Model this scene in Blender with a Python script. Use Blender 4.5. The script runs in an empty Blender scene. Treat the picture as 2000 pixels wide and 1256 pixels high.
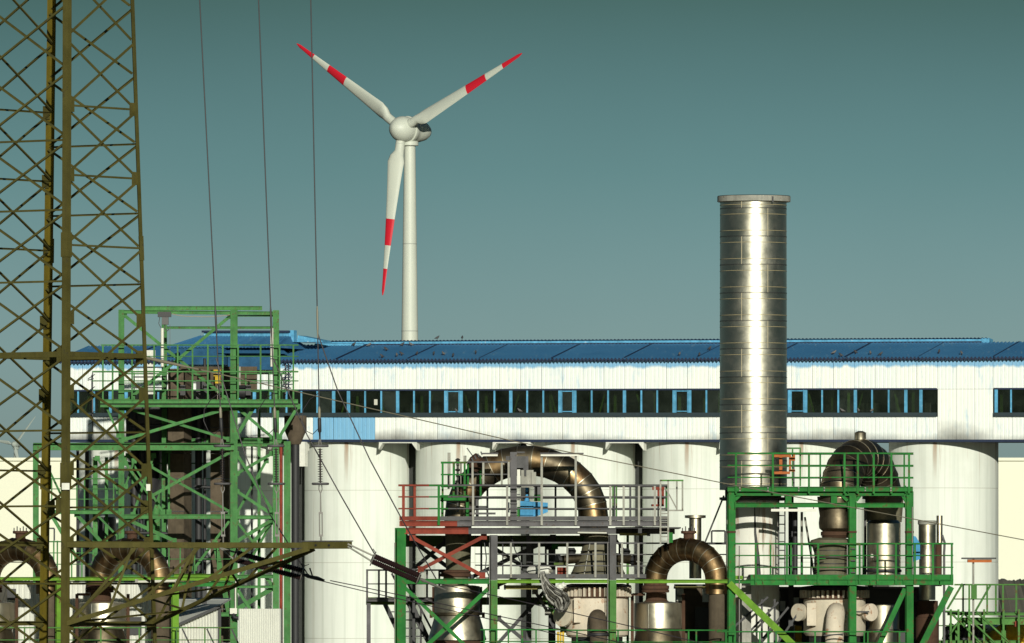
import bpy, math, random
from mathutils import Vector as V, Matrix
random.seed(7)
R = math.radians
F = 18000.0      # focal length in photo pixels (2000 px wide photo)
YH = 1150.0      # photo row of the horizon
H = 14.0         # camera height above the ground
sc = bpy.context.scene
COL = sc.collection

# ------------------------------------------------------------------ camera
cd = bpy.data.cameras.new('camera'); cam = bpy.data.objects.new('camera', cd); COL.objects.link(cam)
cd.sensor_width = 36; cd.lens = F / 2000 * 36; cd.shift_y = (YH - 628) / 2000
cd.clip_start = 1; cd.clip_end = 60000
cam.location = (0, 0, H); cam.rotation_euler = (R(90), 0, 0); sc.camera = cam
# ------------------------------------------------------------------ sky
SUN_EL, SUN_AZ = 14.0, 7.0
w = bpy.data.worlds.new('World'); sc.world = w; w.use_nodes = True
nt = w.node_tree; nt.nodes.clear()
def N(t, typ, **kw):
    n = t.nodes.new(typ)
    for k_, v_ in kw.items():
        if k_.startswith('i_'): n.inputs[int(k_[2:]) if k_[2:].isdigit() else k_[2:].replace('_', ' ')].default_value = v_
        else: setattr(n, k_, v_)
    return n
def ramp(t, stops, interp='LINEAR'):
    n = t.nodes.new('ShaderNodeValToRGB'); cr = n.color_ramp; cr.interpolation = interp
    while len(cr.elements) < len(stops): cr.elements.new(0.5)
    for e, (p, c) in zip(cr.elements, stops):
        e.position = p; e.color = (c, c, c, 1) if isinstance(c, (int, float)) else (*c[:3], 1)
    return n
sky = N(nt, 'ShaderNodeTexSky', sky_type='NISHITA', sun_disc=False, sun_elevation=R(SUN_EL), sun_rotation=R(180 - SUN_AZ),
        altitude=50, air_density=1.0, dust_density=1.0, ozone_density=1.0)
tc = N(nt, 'ShaderNodeTexCoord'); sx = N(nt, 'ShaderNodeSeparateXYZ'); mr = N(nt, 'ShaderNodeMapRange')
mr.inputs['From Min'].default_value = 0.0; mr.inputs['From Max'].default_value = 0.10
rp = ramp(nt, [(0.0, (0.385, 0.56, 0.885)), (0.26, (0.295, 0.478, 0.765)), (0.45, (0.170, 0.320, 0.472)), (0.64, (0.095, 0.178, 0.214)), (1.0, (0.078, 0.15, 0.182))])
mx = N(nt, 'ShaderNodeMix', data_type='RGBA', blend_type='MULTIPLY'); mx.inputs[0].default_value = 1
bg = N(nt, 'ShaderNodeBackground', i_Strength=0.12); wo = N(nt, 'ShaderNodeOutputWorld')
L = nt.links.new
L(tc.outputs['Generated'], sx.inputs[0]); L(sx.outputs['Z'], mr.inputs['Value']); L(mr.outputs[0], rp.inputs[0])
hz = N(nt, 'ShaderNodeTexNoise'); hz.inputs['Scale'].default_value = 14; hz.inputs['Detail'].default_value = 5
hm = N(nt, 'ShaderNodeMapRange'); hm.inputs['From Min'].default_value = .3; hm.inputs['From Max'].default_value = .7; hm.inputs['To Min'].default_value = .95; hm.inputs['To Max'].default_value = 1.05
hx = N(nt, 'ShaderNodeMix', data_type='RGBA', blend_type='MULTIPLY'); hx.inputs[0].default_value = 1
L(tc.outputs['Generated'], hz.inputs['Vector']); L(hz.outputs[0], hm.inputs['Value']); L(hm.outputs[0], hx.inputs[7]); L(sky.outputs[0], hx.inputs[6])
L(hx.outputs[2], mx.inputs[6]); L(rp.outputs[0], mx.inputs[7]); L(mx.outputs[2], bg.inputs[0]); L(bg.outputs[0], wo.inputs[0])
# ------------------------------------------------------------------ sun
sd = bpy.data.lights.new('sun', 'SUN'); sd.energy = 4.2; sd.angle = R(0.5); sd.color = (1.0, 0.98, 0.85)
so = bpy.data.objects.new('sun', sd); COL.objects.link(so)
sdir = V((math.sin(R(SUN_AZ)) * math.cos(R(SUN_EL)), -math.cos(R(SUN_AZ)) * math.cos(R(SUN_EL)), math.sin(R(SUN_EL))))
so.rotation_euler = sdir.to_track_quat('Z', 'Y').to_euler(); so.location = (0, 0, 300)
vs = sc.view_settings; vs.view_transform = 'Standard'; vs.look = 'None'; vs.exposure = 0.0; vs.gamma = 1.0; vs.use_curve_mapping = False
sc.cycles.max_bounces = 5; sc.cycles.transparent_max_bounces = 8; sc.cycles.use_denoising = True

# ------------------------------------------------------------------ helpers
def P(px, py, Y): return V(((px - 1000) / F * Y, Y, H + (YH - py) / F * Y))
def k(Y): return Y / F
ORG = {}
def link(o, parent, name):
    COL.objects.link(o)
    if parent is not None: o.parent = parent
def thing(name, label, cat, org, group=None):
    o = bpy.data.objects.new(name, None); COL.objects.link(o); o.location = org; o.empty_display_size = 0.3
    o['label'] = label; o['category'] = cat
    if group: o['group'] = group
    ORG[o] = V(org); return o
def mesh(name, vs_, fs, mat, smooth=None, uv=None):
    me = bpy.data.meshes.new(name); me.from_pydata([tuple(v) for v in vs_], [], fs)
    if uv is not None:
        lay = me.uv_layers.new(name='UVMap')
        li = 0
        for f in fs:
            for vi in f: lay.data[li].uv = uv[vi]; li += 1
    me.materials.append(mat)
    if smooth is not None:
        me.polygons.foreach_set('use_smooth', [True] * len(me.polygons)); me.set_sharp_from_angle(angle=R(smooth))
    me.update(); return me
def part(parent, name, vf, mat, smooth=None, uv=None, label=None):
    """a mesh in world coordinates becomes a child of parent (all origins in a thing coincide)"""
    vs_, fs = vf; o0 = ORG[parent]
    me = mesh(name, [v - o0 for v in vs_], fs, mat, smooth, uv)
    o = bpy.data.objects.new(name, me); COL.objects.link(o); o.parent = parent; ORG[o] = o0
    if label: o['label'] = label
    return o
def solo(name, label, cat, vf, mat, org, group=None, smooth=None, kind=None, uv=None):
    vs_, fs = vf; org = V(org)
    me = mesh(name, [v - org for v in vs_], fs, mat, smooth, uv)
    o = bpy.data.objects.new(name, me); COL.objects.link(o); o.location = org; ORG[o] = org
    if kind: o['kind'] = kind
    else: o['label'] = label; o['category'] = cat
    if group: o['group'] = group
    return o
def copy_tree(o, parent=None, offset=None, label=None, group=None):
    c = o.copy(); COL.objects.link(c)
    if parent is not None: c.parent = parent
    if offset is not None: c.location = o.location + V(offset)
    if label: c['label'] = label
    if group: c['group'] = group
    ORG[c] = V(c.location) if parent is None else ORG[parent]
    for ch in o.children: copy_tree(ch, c)
    return c
def join(*vfs):
    vs_, fs = [], []
    for v, f in vfs:
        n = len(vs_); vs_ += list(v); fs += [tuple(i + n for i in q) for q in f]
    return vs_, fs
def boxc(c, ax, ay, az):
    """box from centre and three half-axis vectors"""
    c = V(c); ax, ay, az = V(ax), V(ay), V(az)
    vs_ = [c + ax * i + ay * j + az * l for i in (-1, 1) for j in (-1, 1) for l in (-1, 1)]
    return vs_, [(0, 1, 3, 2), (4, 6, 7, 5), (0, 4, 5, 1), (2, 3, 7, 6), (0, 2, 6, 4), (1, 5, 7, 3)]
def box(x0, y0, x1, y1, Y, d):
    """box whose front face covers photo pixels x0..x1, y0..y1 at depth Y, d metres deep behind it"""
    a, b = P(x0, y1, Y), P(x1, y0, Y)
    c = (a + b) / 2 + V((0, d / 2, 0))
    return boxc(c, ((b.x - a.x) / 2, 0, 0), (0, d / 2, 0), (0, 0, (b.z - a.z) / 2))
def prof(kind, w_, h_):
    a, b = w_ / 2, h_ / 2
    if kind == 'box': return [(-a, -b), (a, -b), (a, b), (-a, b)]
    if kind == 'I':   # flanges at +-a, web thin in b
        t, s = w_ * .12, h_ * .10
        return [(-a, -b), (-a + t, -b), (-a + t, -s), (a - t, -s), (a - t, -b), (a, -b), (a, b), (a - t, b), (a - t, s), (-a + t, s), (-a + t, b), (-a, b)]
    if kind == 'H':   # flanges at +-b
        t, s = h_ * .12, w_ * .10
        return [(-a, -b), (a, -b), (a, -b + t), (s, -b + t), (s, b - t), (a, b - t), (a, b), (-a, b), (-a, b - t), (-s, b - t), (-s, -b + t), (-a, -b + t)]
    if kind == 'L':
        t = w_ * .16
        return [(-a, b), (-a, -b), (-a + t, -b), (-a + t, b - t), (a, b - t), (a, b)]
    if kind == 'U':
        t = w_ * .14
        return [(-a, b), (-a, -b), (-a + t, -b), (-a + t, b - t), (a - t, b - t), (a - t, -b), (a, -b), (a, b)]
    n = int(kind[1:]) if len(kind) > 1 else 8
    return [(a * math.cos(2 * math.pi * i / n), b * math.sin(2 * math.pi * i / n)) for i in range(n)]
def beam(p, q, w_, h_=None, kind='box', face=(0, -1, 0), rot=0.0):
    p, q = V(p), V(q); h_ = h_ or w_
    d = (q - p).normalized(); f = V(face)
    s = d.cross(f)
    if s.length < 1e-4: f = V((1, 0, 0)); s = d.cross(f)
    s.normalize(); f = s.cross(d).normalized()
    if rot:
        m = Matrix.Rotation(R(rot), 3, d); s = m @ s; f = m @ f
    pr = prof(kind, w_, h_); n = len(pr)
    vs_ = [p + s * a + f * b for a, b in pr] + [q + s * a + f * b for a, b in pr]
    fs = [(i, (i + 1) % n, n + (i + 1) % n, n + i) for i in range(n)] + [tuple(range(n))[::-1], tuple(range(n, 2 * n))]
    return vs_, fs
def sweep(pts, rads, n=8, cap=True, sq=1.0):
    """tube along points with a radius at each"""
    pts = [V(p) for p in pts]; m = len(pts)
    if not isinstance(rads, (list, tuple)): rads = [rads] * m
    vs_, fs = [], []; up = None
    for i, p in enumerate(pts):
        d = (pts[min(i + 1, m - 1)] - pts[max(i - 1, 0)]).normalized()
        if up is None:
            up = V((0, 0, 1)) if abs(d.z) < .9 else V((0, 1, 0))
        s = d.cross(up).normalized(); up = s.cross(d).normalized()
        for j in range(n):
            a = 2 * math.pi * j / n
            vs_.append(p + (s * math.cos(a) + up * math.sin(a) * sq) * rads[i])
    for i in range(m - 1):
        for j in range(n):
            fs.append((i * n + j, i * n + (j + 1) % n, (i + 1) * n + (j + 1) % n, (i + 1) * n + j))
    if cap: fs += [tuple(range(n))[::-1], tuple(range((m - 1) * n, m * n))]
    return vs_, fs
def lathe(c, pr, n=40, cap=True):
    """pr: (radius, world z) bottom to top or any order; axis vertical through c"""
    vs_, fs = [], []
    for r_, z in pr:
        for j in range(n):
            a = 2 * math.pi * j / n; vs_.append(V((c[0] + r_ * math.cos(a), c[1] + r_ * math.sin(a), z)))
    m = len(pr)
    for i in range(m - 1):
        for j in range(n):
            fs.append((i * n + j, i * n + (j + 1) % n, (i + 1) * n + (j + 1) % n, (i + 1) * n + j))
    if cap: fs += [tuple(range(n))[::-1], tuple(range((m - 1) * n, m * n))]
    return vs_, fs
def rev(t, name, cx, Y, pr, mat, n=40, sm=35, label=None):
    """revolved part: pr = list of (radius px, photo row) at depth Y"""
    c = P(cx, 0, Y)
    pr = sorted(pr, key=lambda q: -q[1]) if pr[0][1] < pr[-1][1] else pr
    return part(t, name, lathe((c.x, Y), [(r_ * k(Y), P(0, y, Y).z) for r_, y in pr], n), mat, sm, label=label)
def mem(t, name, a, b, w_, mat, Y, kind='box', Yb=None, d=None, rot=0, label=None):
    """straight member between photo pixels a and b at depth Y (Yb at its far end), w_ px wide, d metres deep"""
    Yb = Yb or Y; wm = w_ * k(Y)
    return part(t, name, beam(P(*a, Y), P(*b, Yb), wm, d or wm, kind, rot=rot), mat, 40 if kind[0] == 'o' else None, label=label)
def rails(t, x0, x1, ys, mat, Y, w_=3.6, name='handrail', Yb=None):
    for i, y in enumerate(ys):
        mem(t, name if i == 0 else 'mid_rail', (x0, y), (x1, y), w_ if i == 0 else w_ * .72, mat, Y, 'o6', Yb=Yb)
def posts(t, xs, y0, y1, mat, Y, w_=4.2):
    for x in xs: mem(t, 'railing_post', (x, y1), (x, y0), w_, mat, Y, 'U', d=w_ * k(Y) * .6)
def deck(t, x0, x1, y0, y1, Y, d, mat, name='deck_plate'):
    part(t, name, box(x0, y0, x1, y1, Y, d), mat)

# ------------------------------------------------------------------ materials
MATS = {}
def newmat(name):
    m = bpy.data.materials.new(name); m.use_nodes = True; t = m.node_tree; t.nodes.clear()
    b = t.nodes.new('ShaderNodeBsdfPrincipled'); o = t.nodes.new('ShaderNodeOutputMaterial'); t.links.new(b.outputs[0], o.inputs[0])
    MATS[name] = m; return m, t, b
def noise(t, scale, detail=4, vec=None, stretch=None, rough=.6):
    n = t.nodes.new('ShaderNodeTexNoise'); n.inputs['Scale'].default_value = scale; n.inputs['Detail'].default_value = detail; n.inputs['Roughness'].default_value = rough
    if vec is None:
        c = t.nodes.new('ShaderNodeTexCoord'); vec = c.outputs['Object']
    if stretch:
        mp = t.nodes.new('ShaderNodeMapping'); mp.inputs['Scale'].default_value = stretch; t.links.new(vec, mp.inputs[0]); vec = mp.outputs[0]
    t.links.new(vec, n.inputs['Vector']); return n.outputs['Fac']
def mixc(t, fac, a, b, mode='MIX'):
    n = t.nodes.new('ShaderNodeMix'); n.data_type = 'RGBA'; n.blend_type = mode
    for sock, v in ((n.inputs[0], fac), (n.inputs[6], a), (n.inputs[7], b)):
        if isinstance(v, (int, float)): sock.default_value = v
        elif isinstance(v, tuple): sock.default_value = (*v[:3], 1)
        else: t.links.new(v, sock)
    return n.outputs[2]
def stepf(t, val, lo, hi, a=0.0, b=1.0):
    n = t.nodes.new('ShaderNodeMapRange'); n.inputs['From Min'].default_value = lo; n.inputs['From Max'].default_value = hi
    n.inputs['To Min'].default_value = a; n.inputs['To Max'].default_value = b
    t.links.new(val, n.inputs['Value']); return n.outputs[0]
def bump(t, b, val, strength=.3, dist=.02):
    n = t.nodes.new('ShaderNodeBump'); n.inputs['Strength'].default_value = strength; n.inputs['Distance'].default_value = dist
    t.links.new(val, n.inputs['Height']); t.links.new(n.outputs[0], b.inputs['Normal'])
def objrand(t): return t.nodes.new('ShaderNodeObjectInfo').outputs['Random']
def paint(name, col, rust=.35, rough=.5, rustcol=(.10, .045, .02), scale=2.5, var=.22, streak=True):
    m, t, b = newmat(name)
    dark = tuple(c * (1 - var * 1.3) for c in col); lite = tuple(min(1, c * (1 + var) + .004) for c in col)
    c = mixc(t, stepf(t, noise(t, scale * .8, 6, rough=.65), .32, .68), dark, lite)
    c = mixc(t, stepf(t, objrand(t), 0, 1, 0.0, .6), c, mixc(t, 1.0, c, (.66, .70, .66), 'MULTIPLY'))
    if streak:
        g = stepf(t, noise(t, 1.0, 6, stretch=(6, 6, .5), rough=.65), .50, .68, 0, .55 if var > .15 else .3)
        c = mixc(t, g, c, tuple(x * .5 + .008 for x in col))
    r_ = stepf(t, noise(t, scale * 1.6, 7, rough=.72), .70 - rust * .3, .76 - rust * .3, 0, .8)
    c = mixc(t, r_, c, rustcol)
    t.links.new(c, b.inputs['Base Color']); b.inputs['Roughness'].default_value = min(1, rough + .22); b.inputs['Specular IOR Level'].default_value = .18
    bump(t, b, noise(t, scale * 7, 4), .2, .012)
    return m
def metal(name, col, rough=.3, var=.25, stain=(.12, .07, .03), stainamt=.3, rv=.5):
    m, t, b = newmat(name)
    c = mixc(t, noise(t, 1.5, 5, stretch=(1, 1, 2.5)), tuple(x * (1 - var) for x in col), tuple(min(1, x * (1 + var * .5)) for x in col))
    c = mixc(t, stepf(t, objrand(t), 0, 1, 0, rv), c, mixc(t, 1.0, c, (.62, .60, .54), 'MULTIPLY'))
    s = stepf(t, noise(t, 1.4, 6, stretch=(3, 3, .6), rough=.7), .60 - stainamt * .2, .78 - stainamt * .2, 0, .75)
    c = mixc(t, s, c, stain)
    t.links.new(c, b.inputs['Base Color']); b.inputs['Metallic'].default_value = 1.0
    rr = stepf(t, noise(t, 1.1, 6, rough=.7), .32, .68, rough * .75, rough * (1 + rv))
    t.links.new(rr, b.inputs['Roughness'])
    bump(t, b, noise(t, 1.3, 3), .10 + .3 * rv, .035)
    return m
def plain(name, col, rough=.6, metallic=0.0, var=.25, scale=4):
    m, t, b = newmat(name)
    c = mixc(t, noise(t, scale, 5), tuple(x * (1 - var) for x in col), tuple(min(1, x * (1 + var)) for x in col))
    t.links.new(c, b.inputs['Base Color']); b.inputs['Roughness'].default_value = rough; b.inputs['Metallic'].default_value = metallic
    return m
GREEN = paint('green_paint', (.020, .172, .030), rust=.50, rustcol=(.085, .060, .022))
GREEN2 = paint('faded_green_paint', (.068, .215, .064), rust=.46, rustcol=(.080, .065, .030))
LIME = paint('yellow_green_paint', (.13, .28, .022), rust=.3)
PALEG = paint('pale_green_paint', (.080, .215, .050), rust=.48)
GREY = paint('grey_primer', (.115, .11, .115), rust=.40, rustcol=(.07, .05, .04))
PGREY = paint('light_grey_paint', (.34, .33, .29), rust=.35)
RED = paint('red_lead_paint', (.235, .042, .024), rust=.35, rustcol=(.12, .03, .02))
ORANGE = paint('orange_paint', (.45, .13, .035), rust=.3)
RUST = paint('rusty_steel', (.085, .045, .028), rust=.6, rough=.75, rustcol=(.06, .03, .02))
OLIVE = paint('olive_pylon_paint', (.086, .075, .018), rust=.36, rustcol=(.05, .045, .02), var=.18)
OLIVE2 = paint('yellow_olive_paint', (.14, .105, .010), rust=.2, rustcol=(.07, .05, .02), var=.15)
MOSS = paint('mossy_concrete', (.12, .13, .055), rust=.8, rustcol=(.06, .12, .02), rough=.9)
YELLOW = paint('yellow_paint', (.62, .40, .03), rust=.2)
BLUEP = paint('blue_machine_paint', (.07, .30, .55), rust=.25)
CREAM = paint('cream_tank_paint', (.62, .54, .43), rust=.45, rustcol=(.32, .15, .07), var=.12)
WHITEP = paint('white_paint', (.78, .77, .70), rust=.30, rustcol=(.35, .25, .15), var=.08)
BROWN = paint('brown_duct', (.105, .080, .055), rust=.3, rough=.7, rustcol=(.06, .04, .03))
DARK = plain('dark_steel', (.018, .018, .020), .6)
BLACK = plain('black_rubber', (.010, .010, .012), .45)
PORC = plain('brown_porcelain', (.022, .012, .012), .22)
GALV = metal('galvanised_steel', (.24, .235, .21), .5, stainamt=.1)
HARDW = plain('dull_hardware', (.15, .14, .125), .5)
LSTRIP = paint('dirty_lamp_strip', (.33, .28, .10), rust=.3)
WIRE = plain('wire_grey', (.035, .030, .034), .5)
WIREP = plain('pale_wire', (.20, .18, .13), .5)
LAMPW = plain('lamp_housing', (.56, .55, .47), .4, var=.1)
STRAPM = plain('strap_brass', (.36, .30, .17), .5)
STACKM = metal('stack_steel', (.57, .54, .45), .37, var=.08, stainamt=.05, stain=(.30, .27, .22), rv=.35)
STEEL = metal('polished_cladding', (.58, .53, .41), .38, var=.18, stainamt=.2, stain=(.30, .24, .15))
STEELB = metal('browned_cladding', (.29, .20, .105), .40, var=.3, stainamt=.6, stain=(.10, .045, .018), rv=.6)
STEELD = metal('dark_cladding', (.17, .14, .095), .46, var=.3, stainamt=.4, stain=(.07, .05, .03), rv=.5)
DULLC = paint('dull_cladding', (.16, .145, .095), rust=.2, rough=.5, rustcol=(.10, .07, .04))
m, t, b = newmat('rust_streaked_white'); PEDM = m
c = mixc(t, noise(t, 1.5, 5), (.60, .60, .53), (.74, .73, .66))
c = mixc(t, stepf(t, noise(t, 1.0, 7, stretch=(2.4, 2.4, .28), rough=.72), .53, .64, 0, .85), c, (.33, .17, .075))
c = mixc(t, stepf(t, noise(t, 1.0, 6, stretch=(3.2, 3.2, .2), rough=.7), .60, .70, 0, .7), c, (.10, .08, .06))
t.links.new(c, b.inputs['Base Color']); b.inputs['Roughness'].default_value = .7
# ================================================================== ground and distance
m, t, b = newmat('ground_gravel')
c = mixc(t, noise(t, .05, 8), (.045, .042, .034), (.085, .08, .062)); t.links.new(c, b.inputs['Base Color']); b.inputs['Roughness'].default_value = .95
solo('ground', None, None, ([V((-9000, -300, 0)), V((9000, -300, 0)), V((9000, 30000, 0)), V((-9000, 30000, 0))], [(0, 1, 2, 3)]), m, (0, 0, 0), kind='structure')
# earth bank in front of the far hall
m, t, b = newmat('bank_scrub')
c = mixc(t, noise(t, .06, 9, rough=.75), (.07, .065, .05), (.20, .185, .14)); t.links.new(c, b.inputs['Base Color']); b.inputs['Roughness'].default_value = 1
vs_, fs = [], []; nx = 1500; hh_ = 0.0
for i in range(nx):
    x = -150 + 300 * i / (nx - 1); hh_ = hh_ * .82 + random.uniform(-.22, .22); h = 15.35 + .25 * math.sin(i * .05) + .2 * math.sin(i * .021 + 1) + hh_
    for (yy, zz) in ((1110, 0), (1150, h * .55 + random.uniform(-.3, .3)), (1178, h * .93 + random.uniform(-.25, .25)), (1185, h), (1230, h * .9), (1290, 0)): vs_.append(V((x, yy, zz)))
for i in range(nx - 1):
    for j in range(5): fs.append((i * 6 + j, i * 6 + 6 + j, i * 6 + 7 + j, i * 6 + 1 + j))
solo('earth_bank', None, None, (vs_, fs), m, (0, 1200, 0), kind='structure', smooth=60)
# far pale hall
m, t, b = newmat('pale_hall_cladding')
c = mixc(t, noise(t, .02, 4, stretch=(1, 1, .3)), (.68, .68, .54), (.74, .735, .60)); t.links.new(c, b.inputs['Base Color']); b.inputs['Roughness'].default_value = .9
hall = thing('distant_hall', 'long pale cream warehouse hall far behind the silos and pylon', 'building', (0, 1500, 0))
zt = P(0, 900, 1500).z
for i in range(24):
    x0 = -240 + i * 20
    part(hall, 'wall_panel', boxc((x0 + 10, 1510, zt / 2), (10.0, 0, 0), (0, 10, 0), (0, 0, zt / 2)), m)
part(hall, 'roof', boxc((0, 1511, zt + .25), (241, 0, 0), (0, 11.5, 0), (0, 0, .25)), m)

# ================================================================== wind turbines
m, t, b = newmat('turbine_white'); WT = m
c = mixc(t, noise(t, .15, 4), (.47, .50, .44), (.56, .58, .50)); t.links.new(c, b.inputs['Base Color']); b.inputs['Roughness'].default_value = .5
WTR = plain('turbine_red', (.55, .010, .025), .5, var=.08, scale=.3)
FAINT0 = plain('tower_joint_grey', (.36, .38, .34), .6, var=.05)
def turbine(px, py, Y, label, bl, yaw, tilt, ang, hubr, WT=WT, WTR=WTR):
    hub = P(px, py, Y); a = V((-math.sin(R(yaw)), -math.cos(R(yaw)), math.tan(R(tilt)))).normalized()
    u = V((math.cos(R(yaw)), -math.sin(R(yaw)), 0)); v = u.cross(a) * -1
    if v.z < 0: v = -v
    base = hub - a * (hubr * .95); base.z = 0; tw = thing('wind_turbine', label, 'wind turbine', base)
    ztop = hub.z - hubr * .9; pr = []
    for i in range(14):
        f = i / 13; pr.append((2.8 - 1.6 * f ** .9, ztop * f))
    part(tw, 'tower', lathe((base.x, base.y), pr, 36), WT, 40)
    for zj in (.25, .45, .63, .80): rj = 2.8 - 1.6 * zj ** .9; part(tw, 'tower_joint', lathe((base.x, base.y), [(rj + .01, ztop * zj - .12), (rj + .035, ztop * zj), (rj + .01, ztop * zj + .12)], 36), FAINT0, 40)
    part(tw, 'tower_collar', lathe((base.x, base.y), [(1.75, ztop - 1.0), (1.85, ztop - .9), (1.85, ztop - .2), (1.6, ztop)], 32), WT, 35)
    def egg(pts, name, mat, n=28):
        return part(tw, name, sweep([hub + a * s for s, r_ in pts], [r_ for s, r_ in pts], n), mat, 60)
    q = hubr
    egg([(q * x, q * y) for x, y in ((1.12, .03), (1.08, .2), (.95, .45), (.7, .72), (.35, .92), (0, 1.0), (-.3, 1.0), (-.5, .97))], 'spinner', WT)
    egg([(q * x, q * y) for x, y in ((-.56, .90), (-.6, 1.05), (-.9, 1.05), (-.98, .98), (-1.4, .95), (-2.0, .88), (-2.6, .72), (-3.0, .50), (-3.25, .2), (-3.3, .02))], 'nacelle', WT)
    for A in ang:
        e = u * math.cos(R(A)) + v * math.sin(R(A)); g = e.cross(a)   # blade axis, chord direction in the rotor plane
        part(tw, 'blade_root', sweep([hub + e * q * .75, hub + e * q * 1.12], q * .36, 20), WT, 40)
        secs = []; sf = [.085, .10, .13, .16, .20, .26, .34, .44, .541, .5411, .70, .7001, .84, .8401, .92, .97, 1.0]
        for f in sf:
            if f < .14: ch, th, off = .058, .052, 0
            elif f < .18: ch, th, off = .085, .045, .012
            else: ch = .108 - .092 * ((f - .18) / .82) ** .82; th = .030 * (1 - f) + .005; off = .018 * (1 - f)
            if f >= .97: ch = .020 if f < 1 else .006
            tw_ang = R(26 - 24 * min(1, f * 1.2)); cdir = g * math.cos(tw_ang) + a * math.sin(tw_ang); nd = cdir.cross(e)
            ring = []
            for j in range(12):
                al = 2 * math.pi * j / 12
                ring.append(hub + e * f * bl + cdir * (math.cos(al) * ch * .5 + off) * bl + nd * math.sin(al) * th * .5 * bl)
            secs.append((f, ring))
        bl_o = None
        for lo, hi, nm, mt in ((0, .541, 'blade', WT), (.5411, .70, 'red_band', WTR), (.7001, .84, 'white_band', WT), (.8401, 1.0, 'red_tip', WTR)):
            rs = [r_ for f, r_ in secs if lo <= f <= hi]; vs_ = [p for r_ in rs for p in r_]; n = 12
            fs = [(i * n + j, i * n + (j + 1) % n, (i + 1) * n + (j + 1) % n, (i + 1) * n + j) for i in range(len(rs) - 1) for j in range(n)]
            fs += [tuple(range(n))[::-1], tuple(range((len(rs) - 1) * n, len(rs) * n))]
            o = part(bl_o or tw, nm, (vs_, fs), mt, 50)
            bl_o = bl_o or o
    return tw
turbine(785, 252, 1960, 'white wind turbine with red banded blades above the blue roof', 35.6, 39, 2.2, (24.8, 147.2, 263.2), 2.75)
FAINT = plain('far_white', (.30, .34, .31), .8, var=.05)
turbine(28, 868, 5250, 'faint far wind turbine showing behind the pylon at the left edge', 21, 30, 5, (50, 170, 290), 1.8, FAINT, FAINT)

# ================================================================== silos and the long gallery on top of them
TH = R(20); DC, DS = math.cos(TH), math.sin(TH); Y0 = 560.0; X0 = (600 - 1000) / F * Y0
ROW = V((DC, -DS, 0)); AWAY = V((DS, DC, 0))
def s_of(px):
    q = (px - 1000) / F; return (q * Y0 - X0) / (DC + q * DS)
def wall(px, py, off=0.0):
    """point on the gallery's front wall plane seen at px,py; off metres proud of it"""
    s = s_of(px); p = V((X0, Y0, 0)) + ROW * s; p.z = H + (YH - py) / F * p.y
    return p - AWAY * off
def at_s(s, off=0.0): return V((X0, Y0, 0)) + ROW * s - AWAY * off
def eave_y(px): return 704.5 - 5.5 * (px - 560) / 1440
def bot_y(px): return 859.5
def wt_y(px): return 763.5 - 3.0 * (px - 560) / 1440
def wb_y(px): return 809.5 - .5 * (px - 560) / 1440
def q4(x0, x1, y0f, y1f, off, dep):
    """box on the wall between px x0,x1 and row functions"""
    f = lambda g, x: g(x) if callable(g) else g
    A = [wall(x0, f(y1f, x0), off), wall(x1, f(y1f, x1), off), wall(x1, f(y0f, x1), off), wall(x0, f(y0f, x0), off)]
    B = [p + AWAY * dep for p in A]
    return A + B, [(0, 1, 2, 3), (7, 6, 5, 4), (0, 4, 5, 1), (1, 5, 6, 2), (2, 6, 7, 3), (3, 7, 4, 0)]

m, t, b = newmat('silo_concrete'); SILO = m
tcn = t.nodes.new('ShaderNodeTexCoord')
c = mixc(t, noise(t, .35, 5), (.68, .71, .645), (.75, .775, .71))
c = mixc(t, stepf(t, noise(t, 1.0, 5, stretch=(1.6, 1.6, .05)), .46, .68, 0, .7), c, (.50, .54, .48))
c = mixc(t, stepf(t, noise(t, 1.0, 7, stretch=(3.2, 3.2, .045), rough=.7), .57, .70, 0, .5), c, (.42, .41, .33))
c = mixc(t, stepf(t, noise(t, .22, 6, rough=.65), .50, .72, 0, .35), c, (.52, .53, .45))
sxx = t.nodes.new('ShaderNodeSeparateXYZ'); t.links.new(tcn.outputs['Object'], sxx.inputs[0])
topm = stepf(t, sxx.outputs['Z'], 20.3, 22.8, 0, 1)
rs = stepf(t, noise(t, 1.0, 6, stretch=(2.6, 2.6, .06), rough=.7), .58, .66, 0, .85)
mm = t.nodes.new('ShaderNodeMath'); mm.operation = 'MULTIPLY'; t.links.new(topm, mm.inputs[0]); t.links.new(rs, mm.inputs[1])
c = mixc(t, mm.outputs[0], c, (.33, .20, .12))
t.links.new(c, b.inputs['Base Color']); b.inputs['Roughness'].default_value = .8; bump(t, b, noise(t, 1.2, 4), .25, .03)
m, t, b = newmat('concrete_joint'); b.inputs['Base Color'].default_value = (.44, .44, .38, 1); b.inputs['Roughness'].default_value = .9; SJ = m
RS = 3.27
def silo_at(px, limb):
    lo, hi = s_of(px) - 12, s_of(px) + 12
    for _ in range(50):
        mid = (lo + hi) / 2; c_ = at_s(mid, -(RS + .35)); e = 1000 + F * (c_.x + limb * RS) / c_.y
        if e < px: lo = mid
        else: hi = mid
    return c_
slabels = {149: 'leftmost pale silo half hidden behind the pylon and green tower', 371: 'pale silo standing right behind the green hoist tower',
           595: 'white silo filling the gap between green tower and red railed platform', 812: 'white silo behind the left half of the large pipe arch',
           1034: 'white silo behind the right half of the large pipe arch', 1255: 'white silo just left of the tall steel stack',
           1477: 'white silo hidden mostly by the tall steel stack and dark pipe bend'}
cs = [(silo_at(x, -1), l) for x, l in slabels.items()] + [(silo_at(1950, 1), 'white silo at the right end below the gallery')]
zsil = P(0, 863, 566).z
silos = []
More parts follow.
